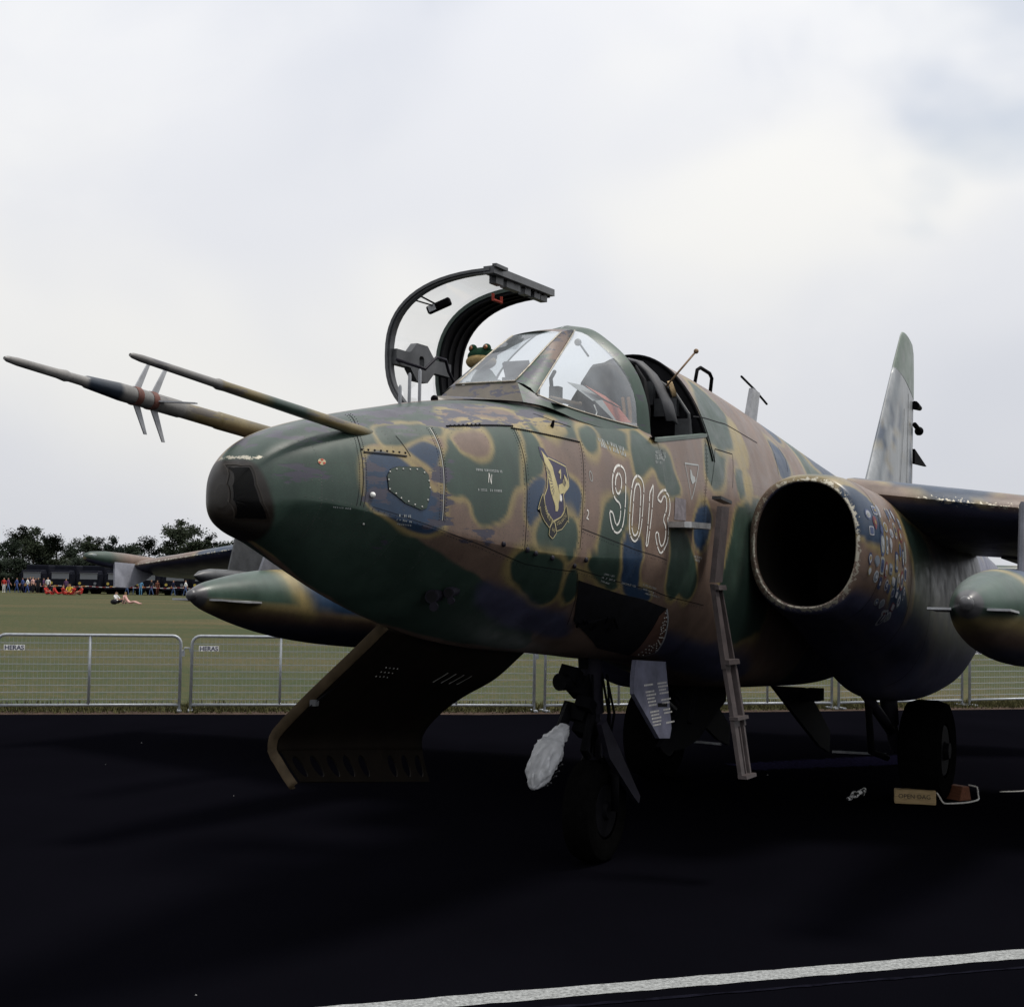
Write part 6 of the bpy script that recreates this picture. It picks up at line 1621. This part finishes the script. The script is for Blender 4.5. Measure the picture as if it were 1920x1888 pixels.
# ---- army lorries parked along the trees
olive = mat('dark army green', (.009, .010, .016), .7, 0, .05, .25, 3); wsg = mat('lorry windscreen', (.13, .14, .16), .3, 0, .5); lampm = mat('yellow lamp', (.40, .30, .05), .4); platem = mat('yellow plate', (.42, .26, .02), .5); tyre = M['rubber']
truck = None; lorry_where = ['leftmost of the row', 'second from the left', 'third from the left', 'behind the wing tip airbrake', 'half hidden under the wing tip', 'under the middle of the far wing', 'rightmost, by the drop tank nose']
def make_truck():
    t = empty('army_lorry')
    mb = MB(); mb.box((0, .9, 1.55), (2.45, 1.8, 1.5)); mb.box((0, .9, 2.45), (2.40, 1.7, .34), taper=.93); o = mb.build('cab', olive, t); bv = o.modifiers.new('e', 'BEVEL'); bv.width = .06
    mb = MB(); mb.box((0, 4.6, 1.95), (2.6, 5.4, 2.5)); o = mb.build('box_body', olive, t); bv = o.modifiers.new('e', 'BEVEL'); bv.width = .08
    mb = MB(); mb.box((.12, -.02, 1.98), (1.98, .04, .68)); mb.build('windscreen', wsg, t)
    mb = MB(); mb.box((.12, -.12, 2.38), (2.06, .24, .05)); mb.build('sun_visor', mat('visor grey', (.12, .12, .15), .6), t)
    mb = MB(); mb.box((0, -.12, .75), (2.45, .22, .32)); mb.build('bumper', olive, t)
    for s_ in (-1, 1):
        mb = MB(); mb.tube([(s_ * .88, -.02, 1.18), (s_ * .88, -.08, 1.18)], .16, 14); mb.build('headlight', lampm if s_ == -1 else wsg, t)
        mb = MB(); mb.box((s_ * 1.36, .1, 2.0), (.12, .1, .34)); mb.build('mirror', olive, t)
        for y in (.9, 5.0, 6.2):
            mb = MB(); mb.tube([(s_ * .88, y, .5), (s_ * 1.2, y, .5)], .5, 18); mb.build('wheel', tyre, t, smooth=True, angle=40)
    mb = MB(); mb.box((-.25, -.24, .86), (.62, .02, .13)); mb.build('number_plate', platem, t)
    mb = MB(); mb.box((0, 3.7, .72), (.9, 7.0, .2)); mb.build('chassis', olive, t)
    return t
def copy_tree(o, parent=None):
    c = o.copy(); COL.objects.link(c); c.parent = parent
    for ch in o.children: copy_tree(ch, c)
    return c
for i, px in enumerate((62, 115, 168, 221, 276, 330, 384)):
    t = make_truck() if truck is None else copy_tree(truck); truck = truck or t
    x, y = w2(px, 169 - .7 * i); t.location = (x, y, -.012); t.rotation_euler = (0, 0, R_(-3))
    t['label'] = 'dark army lorry facing the field, %s' % lorry_where[i]; t['category'] = 'lorry'; t['group'] = 'army lorries parked in a row'
# ---- red and white tape strung before the lorries
tm_ = bpy.data.materials.new('red and white tape'); tm_.use_nodes = True; _n = tm_.node_tree
_w = _n.nodes.new('ShaderNodeTexWave'); _w.inputs['Scale'].default_value = .42; _c = _n.nodes.new('ShaderNodeTexCoord'); _rr = _n.nodes.new('ShaderNodeValToRGB'); _rr.color_ramp.interpolation = 'CONSTANT'
_rr.color_ramp.elements[0].color = (.30, .05, .05, 1); _rr.color_ramp.elements[1].position = .5; _rr.color_ramp.elements[1].color = (.6, .6, .6, 1)
_n.links.new(_c.outputs['Object'], _w.inputs[0]); _n.links.new(_w.outputs[0], _rr.inputs[0]); _n.links.new(_rr.outputs[0], _n.nodes['Principled BSDF'].inputs['Base Color'])
mb = MB(); A = []; B = []
for px in np.linspace(80, 520, 120):
    x, y = w2(px, 164); z = .86 - .10 * abs(math.sin(px / 18)); A.append((x, y, z)); B.append((x, y, z + .07))
mb.grid([A, B]); o = mb.build('barrier_tape', tm_, None, fix=False); sdf = o.modifiers.new('t', 'SOLIDIFY'); sdf.thickness = .004
tag(o, 'red and white barrier tape strung in front of the lorries', 'tape')

# ---- people far away on the field
def figure_mesh(pose):
    me = bpy.data.meshes.new('figure'); bm = bmesh.new(); lay = bm.verts.layers.skin.verify(); V_ = {}
    def v(n, x, y, z, r, r2=None):
        q = bm.verts.new((x, y, z)); q[lay].radius = (r, r2 or r); V_[n] = q; return q
    def e(*ns):
        for a, b in zip(ns, ns[1:]): bm.edges.new((V_[a], V_[b]))
    if pose in ('stand', 'walk'):
        st = .22 if pose == 'walk' else .03
        v('pel', 0, 0, .95, .15, .11); v('wst', 0, 0, 1.12, .13, .10); v('chs', 0, 0, 1.34, .165, .11); v('nk', 0, 0, 1.50, .055); v('hd', 0, -.01, 1.60, .085, .095); v('tp', 0, 0, 1.73, .07, .08)
        for s, g in ((1, 'r'), (-1, 'l')):
            o_ = st * s
            v('hp' + g, .09 * s, 0, .90, .085); v('kn' + g, .10 * s, o_ * .7 - .03, .50, .058); v('an' + g, .10 * s, o_ * 1.1 + .02, .09, .042); v('to' + g, .11 * s, o_ * 1.1 - .14, .03, .035)
            v('sh' + g, .19 * s, 0, 1.43, .058); v('el' + g, .25 * s, -o_ * .5 + .03, 1.14, .044); v('wr' + g, .25 * s, -o_ - .06, .90, .034); v('ha' + g, .25 * s, -o_ - .08, .80, .036)
            e('pel', 'hp' + g, 'kn' + g, 'an' + g, 'to' + g); e('chs', 'sh' + g, 'el' + g, 'wr' + g, 'ha' + g)
    else:
        lie = pose == 'recline'; b = .22 if lie else 0
        v('pel', 0, 0, .13, .15, .11); v('wst', 0, .06 + b * .5, .30, .13, .10); v('chs', 0, .10 + b, .50, .165, .11); v('nk', 0, .08 + b, .66, .055); v('hd', 0, .05 + b, .75, .085, .095); v('tp', 0, .05 + b, .88, .07, .08)
        for s, g in ((1, 'r'), (-1, 'l')):
            v('hp' + g, .10 * s, -.05, .13, .085); v('kn' + g, .16 * s, -.40, .30 if not lie else .22, .06); v('an' + g, .13 * s, -.62 if not lie else -.80, .08, .042); v('to' + g, .13 * s, -.72 if not lie else -.88, .09, .035)
            v('sh' + g, .19 * s, .10 + b, .60, .058); v('el' + g, .25 * s, -.05 if not lie else .30, .40 if not lie else .34, .044); v('wr' + g, .18 * s, -.28 if not lie else .42, .36 if not lie else .1, .034); v('ha' + g, .16 * s, -.36 if not lie else .44, .34 if not lie else .04, .036)
            e('pel', 'hp' + g, 'kn' + g, 'an' + g, 'to' + g); e('chs', 'sh' + g, 'el' + g, 'wr' + g, 'ha' + g)
    e('pel', 'wst', 'chs', 'nk', 'hd', 'tp'); V_['pel'][lay].use_root = True
    bm.to_mesh(me); bm.free()
    ob = bpy.data.objects.new('f', me); COL.objects.link(ob); ob.modifiers.new('s', 'SKIN'); sb = ob.modifiers.new('u', 'SUBSURF'); sb.levels = 1
    dg = bpy.context.evaluated_depsgraph_get(); out = bpy.data.meshes.new_from_object(ob.evaluated_get(dg)); bpy.data.objects.remove(ob)
    up = pose in ('stand', 'walk'); hz = 1.52 if up else .67; idx = []
    for p in out.polygons:
        x, y, z = p.center
        if z > hz + .15: k = 1
        elif z > hz: k = 1 if y > .06 + (0 if up else .06) else 0
        elif up: k = 2 if z > .98 and abs(x) < .30 and not (abs(x) > .2 and z < 1.10) else (0 if abs(x) > .2 and z > .7 else (3 if z > .07 else 1))
        else: k = 2 if z > .20 and y > -.12 else (0 if (abs(x) > .13 and z > .3) else 3)
        idx.append(k)
    while len(out.materials) < 4: out.materials.append(None)
    out.polygons.foreach_set('material_index', idx); out.polygons.foreach_set('use_smooth', [True] * len(out.polygons)); out.update(); return out
FM = {p: figure_mesh(p) for p in ('stand', 'walk', 'sit', 'recline')}
_cm = {}
def cloth(c):
    if c not in _cm: _cm[c] = mat('cloth %d' % len(_cm), c, .9, 0, .1)
    return _cm[c]
SKIN = (.36, .20, .14); HAIR = (.05, .03, .02); FAIR = (.20, .13, .06)
RED, PUR, BLU, NAVY, WHT, YEL, JEAN, DRK, LBL, PNK, BRN = (.36, .035, .03), (.10, .05, .11), (.05, .08, .22), (.02, .022, .05), (.60, .60, .60), (.45, .32, .04), (.07, .11, .22), (.02, .02, .024), (.12, .26, .42), (.50, .30, .27), (.15, .06, .04)
def person(px, d, pose, top_, bot, label, rz=0.0, hair=HAIR, group=None, sc=1.0, skin=SKIN):
    o = bpy.data.objects.new('person', FM[pose]); link(o)
    x, y = w2(px, d); o.location = (x, y, -.012); o.rotation_euler = (0, 0, rz); o.scale = (sc, sc, sc)
    for i, c in enumerate((skin, hair, top_, bot)):
        o.material_slots[i].link = 'OBJECT'; o.material_slots[i].material = cloth(c)
    tag(o, label, 'person', group); return o
G1, G2 = 'people walking past the lorries', 'people in red sitting on the grass'
W = R_(90)
for a in ((12, 163, 'stand', RED, WHT, 'person in red top and white shorts, leftmost of the walkers', .4), (20, 164, 'walk', PUR, JEAN, 'person in purple top and jeans beside the leftmost walker in red', W),
          (36, 166, 'walk', BLU, BLU, 'person all in blue walking between two groups on the left', W), (47, 166, 'walk', BLU, NAVY, 'person in blue top and navy trousers left of the crowded group', -W),
          (56, 164, 'walk', WHT, BLU, 'person in white top striding at the left of the crowded group', -W), (61, 166, 'stand', NAVY, NAVY, 'person in navy standing in the crowded group', .3), (66, 165, 'stand', PNK, DRK, 'person in pink top inside the crowded group', 1.2),
          (71, 166, 'walk', NAVY, DRK, 'person in navy top and black trousers in the crowded group', W), (76, 165, 'stand', DRK, DRK, 'person all in black at the right of the crowded group', 0), (86, 166, 'stand', PUR, DRK, 'person in purple top and black trousers left of the white shirt', 2),
          (94, 163, 'stand', WHT, DRK, 'person in white shirt and black trousers by the second lorry', .2), (128, 164, 'stand', PUR, NAVY, 'person in purple top and navy trousers behind the sitters in red', 0),
          (242, 165, 'walk', NAVY, JEAN, 'person in jeans walking right of the wing tip airbrake', W), (254, 166, 'stand', DRK, JEAN, 'person in black top and jeans near the light blue figure', W), (268, 163, 'stand', LBL, LBL, 'person dressed in light blue below the far wing', 0),
          (288, 165, 'walk', DRK, JEAN, 'person in black top and jeans left of the brown jacket', -W), (299, 166, 'stand', BRN, BRN, 'person in a brown red jacket below the far wing', .5), (329, 165, 'walk', NAVY, JEAN, 'person in navy top and light jeans left of the white jacket', W),
          (337, 166, 'stand', PUR, NAVY, 'person in purple and navy between two walkers in jeans', 1), (345, 166, 'stand', NAVY, NAVY, 'person in navy close behind the white jacket', 2), (352, 163, 'walk', WHT, JEAN, 'person in a white jacket and jeans, rightmost walker', -W)):
    person(a[0], a[1], a[2], a[3], a[4], a[5], a[6], random.choice((HAIR, FAIR)), G1, random.uniform(.95, 1.04))
for a in ((92, 150, 'sit', RED, RED, 'person all in red sitting, leftmost of the sitters', 1.2), (104, 153, 'sit', DRK, DRK, 'person in black sitting between two in red', 0), (113, 150, 'recline', RED, RED, 'person in red lying back on the grass', 1.5), (124, 149, 'sit', RED, RED, 'person in red sitting before the purple top', 2.5),
          (135, 154, 'sit', YEL, YEL, 'person in yellow sitting up behind those in red', .2), (142, 149, 'sit', RED, RED, 'person in red sitting in front of the yellow figure', -2.2), (156, 149, 'sit', RED, BRN, 'person in red top and brown trousers, rightmost of the sitters', -.8)):
    person(a[0], a[1], a[2], a[3], a[4], a[5], a[6], random.choice((HAIR, FAIR)), G2, 1.15 if a[0] != 135 else 1.3)
person(224, 103, 'sit', WHT, DRK, 'person in white shirt and black trousers sitting with a dark bag', R_(70)); person(247, 102, 'recline', PNK, PNK, 'person in pink sitting with bare legs stretched out on the grass', R_(80), FAIR)
mb = MB(); mb.ball((0, 0, .16), .26, 8, (1, .8, .7)); o = mb.build('rucksack', mat('black bag', (.008, .008, .012), .8, 0, .2, .3, 5, .6, 6), None, smooth=True); tag(o, 'black rucksack on the grass beside the white shirted sitter', 'rucksack'); o.location = (*w2(219, 102.6), 0)

# ---- trees beyond the field
bark = mat('dark bark', (.020, .016, .012), .9, 0, .1, .4, 6); leafm = [mat('dark leaves %s' % n_, c, .85, 0, .15, .45, .9) for n_, c in (('a', (.012, .019, .011)), ('b', (.018, .025, .013)), ('c', (.010, .016, .013)))]
def tree_meshes(seed, h, w, spiky=False):
    r = random.Random(seed); mb = MB(); mb.tube([(0, 0, 0), (.05, .03, h * .3), (-.06, 0, h * .6), (0, .05, h * .88)], [.16, .13, .08, .02], 7)
    cl = []
    for k in range(16):
        z0 = h * r.uniform(.12, .8); f = r.uniform(0, 6.28); L_ = w * r.uniform(.45, 1.0) * (1.0 - .55 * (z0 / h) ** 2); e = Vector((math.cos(f) * L_, math.sin(f) * L_, z0 + h * r.uniform(.03, .18)))
        mb.tube([(0, 0, z0), (e.x * .5, e.y * .5, z0 + (e.z - z0) * .6), e], [.05, .035, .012], 5); cl += [e, e * .72 + Vector((0, 0, z0 * .28)), Vector((e.x * .4, e.y * .4, (z0 + e.z) / 2))]
    cl += [Vector((r.gauss(0, .25), r.gauss(0, .25), h * r.uniform(.7, 1.0))) for _ in range(7)]
    cl += [Vector((r.gauss(0, w * .5), r.gauss(0, w * .5), h * r.uniform(.05, .35))) for _ in range(22)]
    lm = MB()
    for c in cl:
        n = r.randint(85, 125); rad_ = r.uniform(.30, .62) * (w / 2.2) ** .5
        for _ in range(n):
            q = c + Vector((r.gauss(0, rad_ * .62), r.gauss(0, rad_ * .62), r.gauss(0, rad_ * .55))); s = r.uniform(.07, .17)
            a = Vector((r.uniform(-1, 1), r.uniform(-1, 1), r.uniform(-1, 1))).normalized() * s; b = a.orthogonal().normalized() * s * r.uniform(.4, .8)
            lm.add([q - a, q + b, q + a, q - b], [(0, 1, 2, 3)])
    return mb.mesh('trunk'), lm.mesh('crown')
TM = [tree_meshes(s_, 8.0, w_) for s_, w_ in ((1, 2.2), (2, 2.6), (3, 1.9), (4, 2.9), (5, 2.3))]
for i, (t_, c_) in enumerate(TM): t_.materials.append(bark); c_.materials.append(leafm[i % 3])
tw = ['far left edge of the wood', 'low dense one left of the tall twin', 'tall twin topped one behind the first lorry', 'slim leaning one behind the first lorry', 'broad one above the second lorry', 'round one between second and third lorry', 'low one above the third lorry', 'spreading one over the wing tip pod', 'ragged one right of the wing tip pod', 'thin one above the far wing', 'small one before the tallest', 'slender one left of the tallest', 'tallest one above the far wing', 'wide shoulder of the tallest', 'low one right of the tallest', 'bushy one left of the nose', 'small one by the nose chin', 'one half hidden by the nose', 'one tucked under the nose', 'last one seen below the nose']
TR = [(-8, 1012), (22, 1003), (46, 984), (66, 990), (88, 1004), (108, 992), (132, 1012), (164, 1003), (190, 1008), (215, 1004), (246, 1011), (281, 999), (340, 974), (368, 990), (392, 1000), (420, 1006), (446, 1004), (470, 1008), (500, 1008), (535, 1010)]
for i, (px, top_y) in enumerate(TR):
    d = 196 + 9 * ((i * 37) % 5) / 2; hy = 1077 + .0175 * px; h = (hy - top_y) * d / 2780 + 1.75; t_, c_ = TM[(i * 3) % 5]
    x, y = w2(px, d); r = empty('tree', (x, y, -.05), i * 2.1); k = h / 8.0; r.scale = (max(k, .85) * 1.15, max(k, .85) * 1.15, k)
    tag(r, 'dark leafy tree, %s' % tw[i], 'tree', 'trees beyond the field')
    link(bpy.data.objects.new('trunk', t_), r); link(bpy.data.objects.new('crown', c_), r)
BU = [(-20, 1046), (5, 1040), (34, 1038), (76, 1042), (98, 1036), (122, 1040), (148, 1036), (178, 1040), (204, 1038), (230, 1042), (262, 1040), (300, 1036), (318, 1042), (356, 1036), (406, 1040), (434, 1044), (458, 1040), (486, 1044), (518, 1046)]
bw = ['at the far left edge', 'left of the first lorry', 'over the first lorry', 'between first and second lorry', 'over the second lorry', 'right of the second lorry', 'over the third lorry', 'right of the third lorry', 'over the wing tip pod', 'beside the wing tip pod', 'above the wing tip fillet', 'left under the tallest tree', 'below the tallest tree', 'right under the tallest tree', 'above the far wing', 'above the outer pylon', 'close to the nose', 'against the nose', 'under the nose']
for i, (px, top_y) in enumerate(BU):
    d = 188 + (i * 7) % 6; hy = 1077 + .0175 * px; h = (hy - top_y) * d / 2780 + 1.75; t_, c_ = TM[(i * 2 + 1) % 5]
    x, y = w2(px, d); r = empty('shrub', (x, y, -.05), i * 1.3); r.scale = (1.0, 1.0, h / 8.0)
    tag(r, 'dark low bush behind the lorries, %s' % bw[i], 'bush', 'bushes behind the lorries')
    link(bpy.data.objects.new('trunk', t_), r); link(bpy.data.objects.new('crown', c_), r)
# slender floodlight mast on the horizon
mst = empty('floodlight_mast', (*w2(1842, 150), 0)); tag(mst, 'slender pale mast on the horizon between wing and tailplane', 'mast')
mb = MB(); mb.tube([(0, 0, 0), (0, 0, 5.6)], [.12, .08], 8); mb.build('pole', M['pale_metal'], mst)
mb = MB(); mb.box((0, 0, 5.6), (1.2, .3, .25)); mb.build('lamp_bank', M['pale_metal'], mst)
